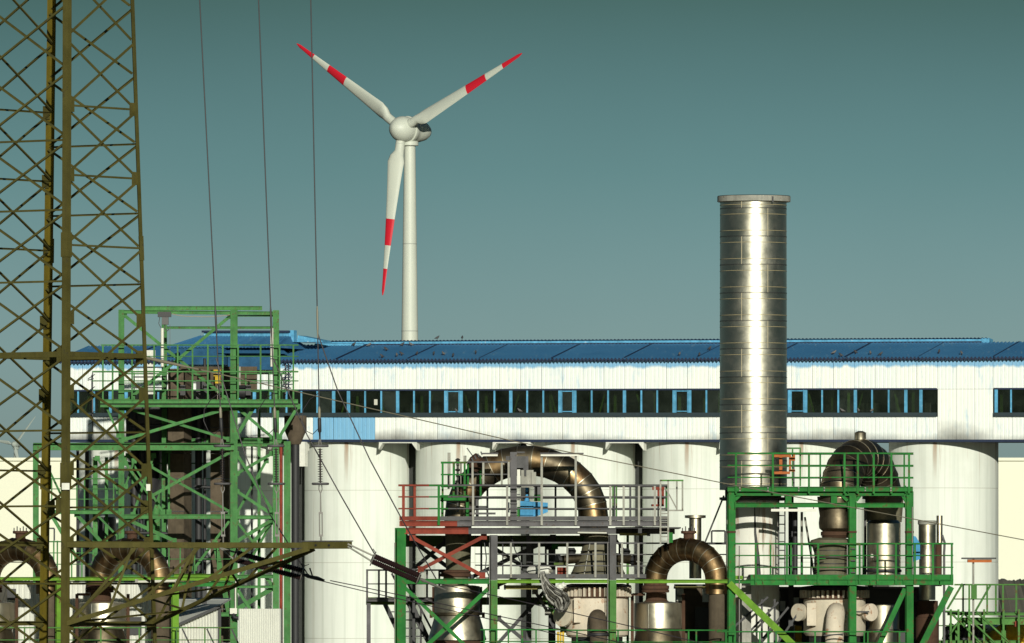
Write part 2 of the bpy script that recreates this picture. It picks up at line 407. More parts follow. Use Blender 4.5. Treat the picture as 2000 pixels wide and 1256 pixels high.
for i, (c_, lab) in enumerate(cs):
    s_ = thing('storage_silo', lab, 'silo', (c_.x, c_.y, 0), 'silos in a row under the gallery')
    z0 = 0.0
    for z1 in (6.6, 11.0, 15.6, 20.0, zsil):
        part(s_, 'shell_ring', lathe(c_, [(RS, z0), (RS, z1 - .03)], 72), SILO, 40)
        if z1 != zsil: part(s_, 'joint', lathe(c_, [(RS - .018, z1 - .03), (RS - .018, z1)], 72), SJ, 40)
        z0 = z1
    silos.append(c_)

GAPSHADE = plain('gap_shade_dark', (.03, .032, .03), .9)  # near-black panels added in the silo gaps to stand for deep shade
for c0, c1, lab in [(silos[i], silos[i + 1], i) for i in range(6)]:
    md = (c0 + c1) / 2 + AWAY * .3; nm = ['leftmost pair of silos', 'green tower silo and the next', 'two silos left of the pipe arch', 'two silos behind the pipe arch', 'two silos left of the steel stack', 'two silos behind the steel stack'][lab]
    solo('gap_shade_panel', 'narrow dark panel added as shade between the ' + nm, 'shade panel', boxc((md.x, md.y, zsil / 2 + .3), ROW * 1.6, AWAY * .15, (0, 0, zsil / 2)), GAPSHADE, (md.x, md.y, 0), 'added shade panels between silos')
# --- gallery
gal = thing('gallery_building', 'long white and blue corrugated gallery with window band on top of the silos', 'building', tuple(at_s(0)))
ORG[gal] = V(gal.location)
m, t, b = newmat('weathered_white_cladding'); WCLAD = m
uvn = t.nodes.new('ShaderNodeUVMap'); sp = t.nodes.new('ShaderNodeSeparateXYZ'); t.links.new(uvn.outputs[0], sp.inputs[0])
BLUE = (.20, .44, .66)
n1 = noise(t, 1.0, 6, stretch=(2.2, 2.2, .5), rough=.7); n2 = noise(t, 2.2, 6, rough=.75)
c = mixc(t, n2, (.76, .785, .74), (.86, .865, .80))
c = mixc(t, stepf(t, objrand(t), 0, 1, 0, .16), c, (.52, .66, .80))
c = mixc(t, stepf(t, n1, .56, .74, 0, .55), c, BLUE)
c = mixc(t, stepf(t, noise(t, .45, 6, rough=.7), .55, .72, 0, .35), c, (.40, .56, .70))
c = mixc(t, stepf(t, noise(t, 1.0, 6, stretch=(9, 9, .35), rough=.7), .55, .70, 0, .40), c, (.44, .52, .58))
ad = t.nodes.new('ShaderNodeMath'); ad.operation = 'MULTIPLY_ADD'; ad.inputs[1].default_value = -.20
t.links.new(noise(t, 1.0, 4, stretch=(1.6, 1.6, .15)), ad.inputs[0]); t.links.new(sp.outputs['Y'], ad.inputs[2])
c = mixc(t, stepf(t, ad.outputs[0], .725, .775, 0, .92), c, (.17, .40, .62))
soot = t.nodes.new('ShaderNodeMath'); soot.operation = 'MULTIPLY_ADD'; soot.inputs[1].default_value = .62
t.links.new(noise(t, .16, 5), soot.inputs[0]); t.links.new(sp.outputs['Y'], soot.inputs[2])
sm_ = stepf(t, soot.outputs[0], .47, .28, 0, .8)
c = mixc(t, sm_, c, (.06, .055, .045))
t.links.new(c, b.inputs['Base Color']); b.inputs['Roughness'].default_value = .55; b.inputs['Specular IOR Level'].default_value = .3
m, t, b = newmat('blue_cladding'); BCLAD = m
c = mixc(t, noise(t, 1.2, 6, stretch=(2, 2, .5)), (.13, .36, .58), (.26, .50, .70))
c = mixc(t, stepf(t, noise(t, 2.4, 6, rough=.7), .62, .70, 0, .5), c, (.10, .14, .20)); t.links.new(c, b.inputs['Base Color']); b.inputs['Roughness'].default_value = .5
BSHADE = paint('shaded_blue_cladding', (.025, .105, .22), rust=.3, rustcol=(.02, .04, .08))  # bay wall blue deepened, their shade put into the colour
BTRIM = paint('light_blue_trim', (.11, .37, .60), rust=.3, rustcol=(.4, .5, .55))
m, t, b = newmat('blue_roof_sheet'); BROOF = m
c = mixc(t, noise(t, .5, 6, rough=.7), (.026, .11, .24), (.060, .20, .37))
c = mixc(t, stepf(t, objrand(t), 0, 1, 0, .5), c, (.025, .10, .22))
c = mixc(t, stepf(t, noise(t, 1.0, 7, stretch=(3.5, .6, .6), rough=.75), .58, .72, 0, .6), c, (.22, .32, .36))
t.links.new(c, b.inputs['Base Color']); b.inputs['Roughness'].default_value = .45
NAVY = plain('dark_blue_trim_shade', (.012, .022, .055), .5)
SILLM = plain('dark_sill', (.020, .035, .042), .5)

def sheet(x0, x1, y0f, y1f, off, mat, name, v0, v1, rib=.25, dep=.03):
    """ribbed cladding sheet on the wall; uv.y runs v0 (bottom) .. v1 (top)"""
    s0, s1 = s_of(x0), s_of(x1); nr = max(2, round((s1 - s0) / rib)); vs_, uv = [], []
    g = lambda f, x: f(x) if callable(f) else f
    cols = []
    for i in range(nr):
        for (fr, d) in ((0, 0), (.62, 0), (.70, dep), (.92, dep)): cols.append(((i + fr) / nr, d))
    cols.append((1.0, 0))
    for fr, d in cols:
        x = x0 + (x1 - x0) * fr
        vs_ += [wall(x, g(y1f, x), off - d), wall(x, g(y0f, x), off - d)]; uv += [(s0 + (s1 - s0) * fr, v0), (s0 + (s1 - s0) * fr, v1)]
    n = len(cols); fs = [(2 * i, 2 * i + 2, 2 * i + 3, 2 * i + 1) for i in range(n - 1)]
    return part(gal, name, (vs_, fs), mat, None, uv)
def xs_step(x0, x1, step):
    n = max(1, round((x1 - x0) / step)); return [x0 + (x1 - x0) * i / n for i in range(n + 1)]
XL, XR = 121, 2090
def sub(f, dlt): return lambda x: f(x) + dlt
for seg, (a_, b_) in enumerate(((XL, 1832), (1832, 1940), (1940, XR))):
    xs = xs_step(a_, b_, 41 if seg != 1 else 36)
    for x0, x1 in zip(xs, xs[1:]):
        of = .03 + random.uniform(-.012, .012)
        if seg == 1:
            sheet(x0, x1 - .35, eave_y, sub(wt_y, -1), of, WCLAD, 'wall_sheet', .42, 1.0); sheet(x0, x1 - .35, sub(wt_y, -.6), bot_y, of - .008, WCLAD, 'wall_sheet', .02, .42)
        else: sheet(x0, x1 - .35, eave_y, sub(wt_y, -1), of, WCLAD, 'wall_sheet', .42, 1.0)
xs = xs_step(XL, 573, 41) + [612, 652, 692, 733] + xs_step(733, 1832, 41)[1:] + xs_step(1940, XR, 41)
for x0, x1 in zip(xs, xs[1:]):
    if 1832 <= x0 < 1940: continue
    blue = 600 < x0 < 730
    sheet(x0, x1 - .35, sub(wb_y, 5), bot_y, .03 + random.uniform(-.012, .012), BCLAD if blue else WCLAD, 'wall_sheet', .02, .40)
# structural backing, floor, rear wall, inside
INT = plain('dark_interior', (.020, .026, .020), .9)
part(gal, 'floor_slab', q4(XL, XR, sub(bot_y, -6), sub(bot_y, 2), -.05, 7.3), NAVY)
part(gal, 'bottom_edge', q4(XL - 1, XR, sub(bot_y, -1.0), sub(bot_y, 4), .10, .13), NAVY)
part(gal, 'rear_wall', q4(XL, XR, eave_y, bot_y, -7.3, .15), INT)
part(gal, 'end_wall', q4(XL, XL + 3, eave_y, bot_y, -.02, 7.3), WHITEP)
part(gal, 'partition', q4(1832, 1940, eave_y, bot_y, -.02, .1), INT)
part(gal, 'upper_backing', q4(XL, XR, sub(eave_y, 2), sub(wt_y, -3), -.06, .08), INT)
part(gal, 'lower_backing', q4(XL, XR, sub(wb_y, 8), sub(bot_y, -6), -.06, .08), INT)
# windows
GLASS, t, b = newmat('grimy_glass'); t.nodes.clear()
o_ = t.nodes.new('ShaderNodeOutputMaterial'); ms = t.nodes.new('ShaderNodeMixShader'); tr = t.nodes.new('ShaderNodeBsdfTransparent'); gl = t.nodes.new('ShaderNodeBsdfPrincipled')
tr.inputs[0].default_value = (.74, .80, .70, 1); gl.inputs['Roughness'].default_value = .12; gl.inputs['Specular IOR Level'].default_value = .5
t.links.new(mixc(t, stepf(t, objrand(t), .55, 1.0, 0, .8), mixc(t, noise(t, 1.3, 5), (.006, .010, .008), (.035, .045, .032)), mixc(t, noise(t, 2.0, 6), (.03, .045, .045), (.12, .14, .12))), gl.inputs['Base Color'])
t.links.new(stepf(t, noise(t, .9, 4), .3, .75, .12, .5), ms.inputs[0]); t.links.new(tr.outputs[0], ms.inputs[1]); t.links.new(gl.outputs[0], ms.inputs[2]); t.links.new(ms.outputs[0], o_.inputs[0])
OL = paint('inside_olive_frame', (.085, .15, .025), rust=.3)
THIN, WIDE = 3.0, 6.0
mull = [(589, 0), (620, 0), (652, 1), (681, 1), (713.5, 0), (745, 0), (777, 1), (809, 0), (840, 0), (871, 1), (901, 1), (934, 0), (966, 0), (998, 1), (1030, 0), (1061.5, 0), (1094, 1), (1123, 1),
        (1156, 0), (1188, 0), (1220, 1), (1253, 0), (1284, 0), (1317, 1), (1347.5, 1), (1380, 0), (1412, 0), (1445, 1), (1478, 0), (1510, 0), (1542, 1), (1574, 1), (1606, 0), (1637.6, 0), (1671, 1), (1703.6, 0),
        (1736, 0), (1769.6, 1), (1799, 1)]
mull = [(153 + 31.3 * i, 1 if i % 4 in (2, 3) else 0) for i in range(14)] + mull
for group_, lo, hi in ((mull, 128, 1830), ([(1946, 1), (1975, 0), (2007, 0), (2040, 1), (2072, 0)], 1941, XR)):
    edges = [lo] + [x for x, w_ in group_] + [hi]
    for x, w_ in group_:
        ww = WIDE if w_ else THIN
        part(gal, 'window_mullion', q4(x - ww / 2, x + ww / 2, wt_y, sub(wb_y, -3), .05, .08), BTRIM)
    for x0, x1 in zip(edges, edges[1:]):
        pn = part(gal, 'window_pane', q4(x0, x1, wt_y, wb_y, 0, .012), GLASS)
        if any(abs(x0 - q) < 1.5 for q in (871, 1317, 1542, 1769.6, 652, 1094)) and 0.5 < random.random() * 2:
            for (xa, xb, ya, yb) in ((x0 + 3.2, x0 + 5, 0, 44), (x1 - 5, x1 - 3.2, 0, 44), (x0 + 5, x1 - 5, 40.5, 42.3), (x0 + 5, x1 - 5, 1, 2.8)):
                part(pn, 'sash_bar', q4(xa + .3, xb - .3, (lambda x, ya=ya: wt_y(x) + ya), (lambda x, yb=yb: wt_y(x) + yb), .075, .05), BTRIM)
    part(gal, 'window_sill', q4(lo, hi, sub(wb_y, -3.2), sub(wb_y, 5), .16, .18), SILLM)
    part(gal, 'window_lintel', q4(lo, hi, sub(wt_y, -3), sub(wt_y, .3), .07, .11), NAVY)
# steel frame inside, seen through the panes
for i in range(46):
    x = 140 + i * 42.0
    if 1832 < x < 1940: continue
    a_, b_ = wall(x, wb_y(x), -.55 - .5 * (i % 3)), wall(x, wt_y(x), -.55 - .5 * (i % 3))
    part(gal, 'inner_post', beam(a_, b_, .17, .17, 'box'), RED if i in (15, 23) else OL)
    dx = 12 if i % 4 == 0 else -12
    if i % 2 == 0: part(gal, 'inner_brace', beam(wall(x + 14, wb_y(x) - 2, -.8), wall(x + 14 + dx, wt_y(x) + 2, -.8), .10, .10, 'box'), OL)
    if i % 3 == 0: part(gal, 'inner_machine', boxc(wall(x + 22, wb_y(x) - 12, -2.6), ROW * .5, AWAY * .4, (0, 0, .35)), GREY)
part(gal, 'notice', q4(731, 737.5, 780, 791, .03, .01), LAMPW)
# eave roof: corrugated sheets
EO, RUN = .35, 5.4
def roofpt(px, f, wob=0.0):
    e = wall(px, eave_y(px) - .5, EO); r_ = e + AWAY * (RUN * f); r_.z = e.z + 1.03 * min(f, 2 - f) + .012 + wob; return r_
PITCH = .235
def corr(s0, s1, f0, f1, name, mat, z=0.0, lip=.13):
    vs_, n = [], int((s1 - s0) / PITCH * 8)
    for i in range(n + 1):
        s = s0 + (s1 - s0) * i / n; q = at_s(s); px = 1000 + F * q.x / q.y
        amp = .055 if lip > .05 else .035; wv = amp * math.cos(2 * math.pi * s / PITCH)
        vs_ += [roofpt(px, f0, wv + z), roofpt(px, f1, wv + z), roofpt(px, f0 - .006, wv + z + .004), roofpt(px, f0 - .006, wv * .9 + z - lip)]
    fs = [(4 * i, 4 * i + 4, 4 * i + 5, 4 * i + 1) for i in range(n)]
    o = part(gal, name, (vs_, fs), mat)
    part(o, 'sheet_edge_shade', (vs_, [(4 * i + 3, 4 * i + 7, 4 * i + 6, 4 * i + 2) for i in range(n)]), NAVY)  # dark strip, shading of the sheet ends put into its colour
    return o
s0 = s_of(XL) - .4; s1 = s_of(XR); nS = 14
for i in range(nS):
    a_, b_ = s0 + (s1 - s0) * i / nS, s0 + (s1 - s0) * (i + 1) / nS
    corr(a_, b_ + (.12 if i < nS - 1 else 0), 0, 1, 'roof_sheet', BROOF, .012 * (i % 2))
    q = at_s(b_); px = 1000 + F * q.x / q.y
    part(gal, 'sheet_lap', beam(roofpt(px, 0.02, .055), roofpt(px, .99, .055), .07, .03), NAVY)
def slab(x0, x1, f0, f1, z0, z1, mat, name):
    A = [roofpt(x, f, z) for x in (x0, x1) for f in (f0, f1) for z in (z0, z1)]
    return part(gal, name, (A, [(0, 1, 3, 2), (4, 6, 7, 5), (0, 4, 5, 1), (2, 3, 7, 6), (0, 2, 6, 4), (1, 5, 7, 3)]), mat)
slab(XL, XR, .96, 1.9, -.3, .02, BROOF, 'rear_roof')
slab(560, 1884, .97, 1.10, -.02, .10, NAVY, 'ridge_curb')
slab(560, 1884, .972, 1.09, .10, .225, BTRIM, 'ridge_upstand')
slab(1870, 1885, .965, 1.11, .0, .30, BTRIM, 'ridge_end')
def ridge_corr(x0, x1, f0, f1, z, name='ridge_sheet', mat=BROOF):
    sa, sb = s_of(x0), s_of(x1); corr(sa, sb, f0, f1, name, mat, z, .02)
for x0, x1 in zip(xs_step(560, 1884, 190), xs_step(560, 1884, 190)[1:]): ridge_corr(x0, x1, .965, 1.12, .30)
slab(560, 655, .93, .99, .03, .16, BTRIM, 'ridge_flashing')
part(gal, 'eave_gutter', q4(XL, XR, sub(eave_y, .2), sub(eave_y, 2.4), .16, .14), NAVY)
# raised head house over the left end
def hh(x, y, back): 
    p = wall(x, y, -back); p.z = H + (YH - y) / F * p.y; return p
def quadbox(pts_front, dep, name, mat):
    A = pts_front; B = [p + AWAY * dep for p in A]; n = len(A)
    fs = [tuple(range(n)), tuple(range(n, 2 * n))[::-1]] + [(i, n + i, n + (i + 1) % n, (i + 1) % n) for i in range(n)]
    return part(gal, name, (A + B, fs), mat)
quadbox([hh(366, 712, -1.2), hh(452, 712, -1.2), hh(452, 680, -1.2), hh(366, 680, -1.2)], 2.4, 'bay_wall', BSHADE)
quadbox([hh(455, 722, -.8), hh(543, 722, -.8), hh(543, 690, -.8), hh(455, 690, -.8)], 2.0, 'bay_wall', BSHADE)
def hip(x0, x1, xr0, xr1, ye, yr, back, run, name, mat):
    E = [hh(x0, ye, back), hh(x1, ye, back)]; T = [hh(xr0, yr, back + run), hh(xr1, yr, back + run)]
    G = [p + AWAY * 2 * run for p in E]
    return part(gal, name, (E + T + G, [(0, 1, 3, 2), (0, 2, 4), (1, 5, 3), (2, 3, 5, 4), (0, 4, 5, 1)]), mat)
hip(338, 556, 372, 548, 679, 657, -1.3, 3.0, 'bay_roof', BROOF)
hip(440, 552, 458, 545, 690, 676, -1.35, 1.2, 'bay_roof', BROOF)
for i in range(32):
    x = 340 + i * 6.75
    part(gal, 'roof_rib', beam(hh(x, 678.4, -1.33), hh(372 + (x - 340) * .80, 656.2, 1.72), .09, .05), BROOF)
quadbox([hh(379, 657, 1.6), hh(545, 657, 1.6), hh(545, 648.5, 1.6), hh(379, 648.5, 1.6)], 1.0, 'ridge_upstand', BTRIM)
quadbox([hh(377, 649.5, 1.4), hh(547, 649.5, 1.4), hh(547, 645.5, 1.4), hh(377, 645.5, 1.4)], 1.4, 'ridge_cap', NAVY)
quadbox([hh(545, 668, 1.7), hh(554, 668, 1.7), hh(554, 645, 1.7), hh(545, 645, 1.7)], .5, 'ridge_end', BTRIM)
quadbox([hh(554, 668, 2.2), hh(606, 668, 2.2), hh(600, 664, 2.2), hh(556, 655, 2.2)], 1.5, 'rear_gable', BTRIM)
quadbox([hh(282, 770, .06 - .2), hh(303, 770, -.14), hh(303, 684, -.14), hh(282, 684, -.14)], .2, 'door_panel', WHITEP)
# corbels between silos under the gallery
for x in (596, 812, 1034, 1255, 1477):
    for (xa, xb, xc) in ((x - 71, x - 62, x - 72), (x - 3, x + 3, x + 3)):
        zz = [wall(xa, 862, .06), wall(xb, 862, .06), wall(xc, 878, .06)] if xa < x - 10 else [wall(x - 10, 862, .06), wall(x + 3, 862, .06), wall(x + 3, 880, .06)]
        B = [p + AWAY * .5 for p in zz]
        part(gal, 'corbel', (zz + B, [(0, 1, 2), (5, 4, 3), (0, 3, 4, 1), (1, 4, 5, 2), (2, 5, 3, 0)]), WHITEP)
    part(gal, 'saddle_beam', q4(x - 71, x + 3, 861.5, 865.5, .08, 1.0), WHITEP)
quadbox([hh(588, 911, -.4), hh(600, 911, -.4), hh(600, 863, -.4), hh(588, 863, -.4)], .5, 'drop_panel', WHITEP)
quadbox([hh(575, 869, -.35), hh(588, 869, -.35), hh(588, 863, -.35), hh(575, 863, -.35)], .4, 'drop_panel', WHITEP)

# --- pigeons
PGN = plain('pigeon_grey', (.055, .055, .06), .7, var=.5, scale=9); PGL = plain('pigeon_pale', (.13, .125, .12), .7, var=.5, scale=9)
def pigeon_mesh(mat):
    pts = [(-.19, .035), (-.13, .05), (-.06, .075), (.0, .10), (.05, .13), (.085, .165), (.10, .195), (.12, .20), (.15, .195)]
    rad = [.012, .028, .058, .070, .062, .040, .030, .026, .006]
    return mesh('pigeon', *sweep([V((x, 0, z + .045)) for x, z in pts], rad, 10), mat, 60)
PM = [pigeon_mesh(PGN), pigeon_mesh(PGL)]
LEGM = mesh('leg', *beam(V((0, 0, 0)), V((.01, 0, .09)), .012), RUST)
def pigeon(p, label, group, rz, mi):
    o = bpy.data.objects.new('pigeon', PM[mi]); COL.objects.link(o); o.location = p; o.rotation_euler = (0, 0, rz)
    o['label'] = label; o['category'] = 'bird'
    if group: o['group'] = group
    for s in (-1, 1):
        l_ = bpy.data.objects.new('leg', LEGM); COL.objects.link(l_); l_.parent = o; l_.location = (.0, .022 * s, 0)
    return o
def roof_hit(px, py):
    d = P(px, py, 1.0) - V((0, 0, H)); e0, e1 = roofpt(px, 0), roofpt(px, 1); n = ROW.cross(e1 - e0)
    tt = (e0 - V((0, 0, H))).dot(n) / d.dot(n); return V((0, 0, H)) + d * tt
rp_ = [(691, 676), (721, 677), (786, 676), (803, 676), (753.6, 685), (784, 694), (775, 697), (814, 694), (847, 694), (866, 694), (885, 697), (929, 692), (746, 699),
       (1386, 684), (1327, 695), (1366, 696), (1629, 692), (1642, 697), (1671, 691), (1700, 693), (1720, 695), (1834, 690), (1878, 693)]
ORD = ['first', 'second', 'third', 'fourth', 'fifth', 'sixth', 'seventh', 'eighth', 'ninth', 'tenth', 'eleventh', 'twelfth', 'thirteenth', 'fourteenth', 'fifteenth', 'sixteenth']
nl = sum(1 for q in rp_ if q[0] < 1400)
for i, (x, y) in enumerate(sorted(rp_)):
    p = roof_hit(x, y + 1.5); p.z += .03
    lab = ('pigeon on the blue roof slope left of the stack, %s from the left' % ORD[i] if x < 1400 else 'pigeon on the blue roof slope, %s to the right of the stack' % ORD[i - nl])
    pigeon(p, lab, 'pigeons on the blue roof', random.uniform(0, 6.28), 1 if i % 3 == 1 else 0)
p = roofpt(797, 1.0, .30); pigeon(p, 'dark pigeon standing on the roof ridge in front of the turbine tower', None, .2, 0)
p = roofpt(846, 1.0, .30); pigeon(p, 'dark pigeon crouching on the roof ridge right of the turbine tower', None, 1.4, 0)
for i, x in enumerate((892, 918, 970, 1016, 1646, 1678, 1704)):
    p = wall(x, wb_y(x) - 3.2, .09); pigeon(p, 'pigeon sitting on the dark window sill, %s from the left' % ORD[i], 'pigeons on the window sill', random.uniform(0, 6.28), 1)
# ================================================================== lattice pylon
YP = 225.0; PHI = R(9)
pc = lambda y: 116 - 10 * y / 1256.0          # centre line, photo px
pr_ = lambda y: 141 + 54.5 * y / 1256.0       # half diagonal, photo px
pyl = thing('lattice_pylon', 'olive lattice pylon with crossarm cut by the left edge', 'pylon', (P(106, 0, YP).x, YP, 0))
def leg_pt(leg, y):
    a = {'A': PHI, 'B': PHI - math.pi / 2, 'C': PHI + math.pi / 2, 'D': PHI + math.pi}[leg]
    c_ = P(pc(y), y, YP); r_ = pr_(y) * k(YP); return c_ + V((math.cos(a) * r_, math.sin(a) * r_, 0))
YT, YB = -140, 2268
for l_ in 'ABCD':
    ys = [YT, 484, 930, 1400, YB]
    outd = leg_pt(l_, 0) - P(pc(0), 0, YP); outd.z = 0
    wl = {'A': .112, 'B': .155, 'C': .155, 'D': .112}[l_]
    for y0, y1 in zip(ys, ys[1:]):
        part(pyl, 'leg', beam(leg_pt(l_, y1), leg_pt(l_, y0 + 1), wl, wl, 'L', face=outd, rot=45), OLIVE2 if l_ == 'C' else OLIVE)
    for yj in (484, 930):
        part(pyl, 'splice_plate', beam(leg_pt(l_, yj + 24), leg_pt(l_, yj - 24), wl * 1.25, wl * 1.25, 'L', face=outd, rot=45), OLIVE2 if l_ == 'C' else OLIVE)
for l_, yb, wb_px in (('B', 950, 15), ('A', 952, 8)):
    p = leg_pt(l_, yb); xx = 1000 + F * p.x / p.y
    part(pyl, 'marker_plate', box(xx - wb_px / 2, yb - 6.5, xx + wb_px / 2, yb + 6.5, p.y - .16, .02), WHITEP)
set1 = [-190, -53, 80, 213, 348, 484, 625, 769, 918, 1062, 1218, 1385]
set2 = [(a_ + b_) / 2 for a_, b_ in zip(set1, set1[1:])]
def lerp(a_, b_, f): return a_ + (b_ - a_) * f
faces = (('A', 'B', set1, .068), ('C', 'D', set1, .068), ('A', 'C', set2, .050), ('B', 'D', set2, .050))
for l1, l2, lev, wd in faces:
    for y0, y1 in zip(lev, lev[1:]):
        if y1 < -60 or y0 > 1300: continue
        n_ = (leg_pt(l1, y0) + leg_pt(l2, y0)) / 2 - P(pc(y0), y0, YP); n_.z = 0; n_.normalize()
        for (a_, b_, o_) in ((l1, l2, .012), (l2, l1, -.07)):
            part(pyl, 'brace', beam(leg_pt(a_, y0 + 4) + n_ * o_, leg_pt(b_, y1 - 4) + n_ * o_, wd, wd, 'L', face=n_), OLIVE)
    for y in lev:
        if y < -60 or y > 1300: continue
        big = abs(y - 1062) < 3 or abs(y - 1218) < 3 or abs(y - 697) < 3
        if y in (80, 625, 769) or (lev is set2 and y < 200): continue
        n_ = (leg_pt(l1, y) + leg_pt(l2, y)) / 2 - P(pc(y), y, YP); n_.z = 0; n_.normalize()
        part(pyl, 'horizontal_bar', beam(leg_pt(l1, y), leg_pt(l2, y), .11 if big else .048, .09 if big else .048, 'L', face=n_), OLIVE)
    for y in (625, 769, 918, 1062, 1218, 213, 348) if lev is set1 else (697, 990):
        n_ = (leg_pt(l1, y) + leg_pt(l2, y)) / 2 - P(pc(y), y, YP); n_.z = 0; n_.normalize()
        for la, lb in ((l1, l2), (l2, l1)):
            p = lerp(leg_pt(la, y), leg_pt(lb, y), .045) + n_ * .03
            part(pyl, 'gusset_plate', boxc(p, (leg_pt(lb, y) - leg_pt(la, y)).normalized() * .13, n_ * .006, (0, 0, .16)), OLIVE)
# main horizontal at 697 all round
for l1, l2 in (('A', 'B'), ('B', 'D'), ('A', 'C'), ('C', 'D')):
    part(pyl, 'horizontal_bar', beam(leg_pt(l1, 695), leg_pt(l2, 695), .11, .09, 'L'), OLIVE)
# crossarm off the A-B face
ad_ = V((math.cos(PHI - math.pi / 4), math.sin(PHI - math.pi / 4), 0)); mid = (leg_pt('A', 1062) + leg_pt('B', 1062)) / 2
# length so that the tip shows at px 645
def px_of(p): return 1000 + F * p.x / p.y
lo, hi = 2., 14.
for _ in range(40):
    md = (lo + hi) / 2
    if px_of(mid + ad_ * md) < 640: lo = md
    else: hi = md
LA = lo; sd_ = V((-ad_.y, ad_.x, 0))
def z_at(y, p): return H + (YH - y) / F * p.y
def tipp(side, y):
    p = mid + ad_ * (LA - .45) + sd_ * side * .11; p.z = z_at(y, p); return p
chords = {}
for sgn, lg in ((1, 'A'), (-1, 'B')):
    top0, bot0 = leg_pt(lg, 1062), leg_pt(lg, 1218); top1, bot1 = tipp(sgn, 1065), tipp(sgn, 1071)
    top0.z = z_at(1064, top0)
    chords[sgn] = (top0, top1, bot0, bot1)
    part(pyl, 'crossarm_chord', beam(top0, top1, .125, .11, 'L', face=(0, -1, 0)), OLIVE)
    part(pyl, 'crossarm_chord', beam(bot0, bot1, .11, .10, 'L', face=(0, -1, 0)), OLIVE)
    fr = [0, .30, .56, .78]
    for i in range(len(fr) - 1):
        f0, f1 = fr[i], fr[i + 1]; fm = (f0 + f1) / 2
        if i > 0: part(pyl, 'lacing_bar', beam(lerp(top0, top1, f0 - .02), lerp(bot0, bot1, f0 - .12), .06, .05, 'L'), OLIVE)
        part(pyl, 'lacing_bar', beam(lerp(bot0, bot1, f0 + .02), lerp(top0, top1, f1), .065, .05, 'L'), OLIVE)
for i in range(5):
    f0, f1 = i * .17, (i + 1) * .17
    a_, b_ = (1, -1) if i % 2 else (-1, 1)
    part(pyl, 'lacing_bar', beam(lerp(chords[a_][0], chords[a_][1], f0 + .02) - V((0, 0, .05)), lerp(chords[b_][0], chords[b_][1], f1) - V((0, 0, .05)), .06, .05, 'L', face=(0, 0, 1)), OLIVE)
    if f0 < .7: part(pyl, 'lacing_bar', beam(lerp(chords[a_][2], chords[a_][3], f0 + .02), lerp(chords[b_][2], chords[b_][3], f1), .06, .05, 'L', face=(0, 0, 1)), OLIVE)
tp = mid + ad_ * (LA - .02); tp.z = z_at(1065, tp)
part(pyl, 'tip_plate', boxc(tp, ad_ * .62, sd_ * .17, (0, 0, .085)), OLIVE)
tp2 = tp.copy(); tp2.z += .10
part(pyl, 'tip_cover', boxc(tp2, ad_ * .63, sd_ * .20, (0, 0, .012)), GREY)
for s in (-1, 1): part(pyl, 'tip_bolt', beam(tp + ad_ * (.2 * s) - sd_ * .2, tp + ad_ * (.2 * s) + sd_ * .2, .05, .05, 'o6'), DARK)

# ================================================================== insulators and wires
def armpt(px, y, out=0.0):
    """point above the crossarm centre line at photo px"""
    lo, hi = -2., LA + 1
    for _ in range(40):
        md = (lo + hi) / 2
        if px_of(mid + ad_ * md) < px: lo = md
        else: hi = md
    p = mid + ad_ * lo; p.z = z_at(y, p); return p
def ribbed(t, a_, b_, n, r0, r1, name='insulator_rod'):
    a_, b_ = V(a_), V(b_); pts, rd = [], []
    for i in range(n):
        for f, r_ in ((.0, r0), (.35, r0), (.5, r1), (.62, r1), (.75, r0)):
            pts.append(lerp(a_, b_, (i + f) / n)); rd.append(r_)
    pts.append(b_); rd.append(r0)
    return part(t, name, sweep(pts, rd, 12), PORC, 40)
def ring(t, c_, ax1, ax2, r_, rr, mat, name):
    pts = [c_ + ax1 * math.cos(a_) * r_ + ax2 * math.sin(a_) * r_ for a_ in [2 * math.pi * i / 24 for i in range(25)]]
    return part(t, name, sweep(pts, rr, 8, False), mat, 50)
DL = [(627, 607, 1058, 'vertical tension insulator at the crossarm tip under the right down wire'),
      (541, 505, 1058, 'vertical tension insulator in front of the red pipe under the middle down wire'),
      (436, 390, 1058, 'vertical tension insulator left of the tower column under the left down wire')]
DLT = []
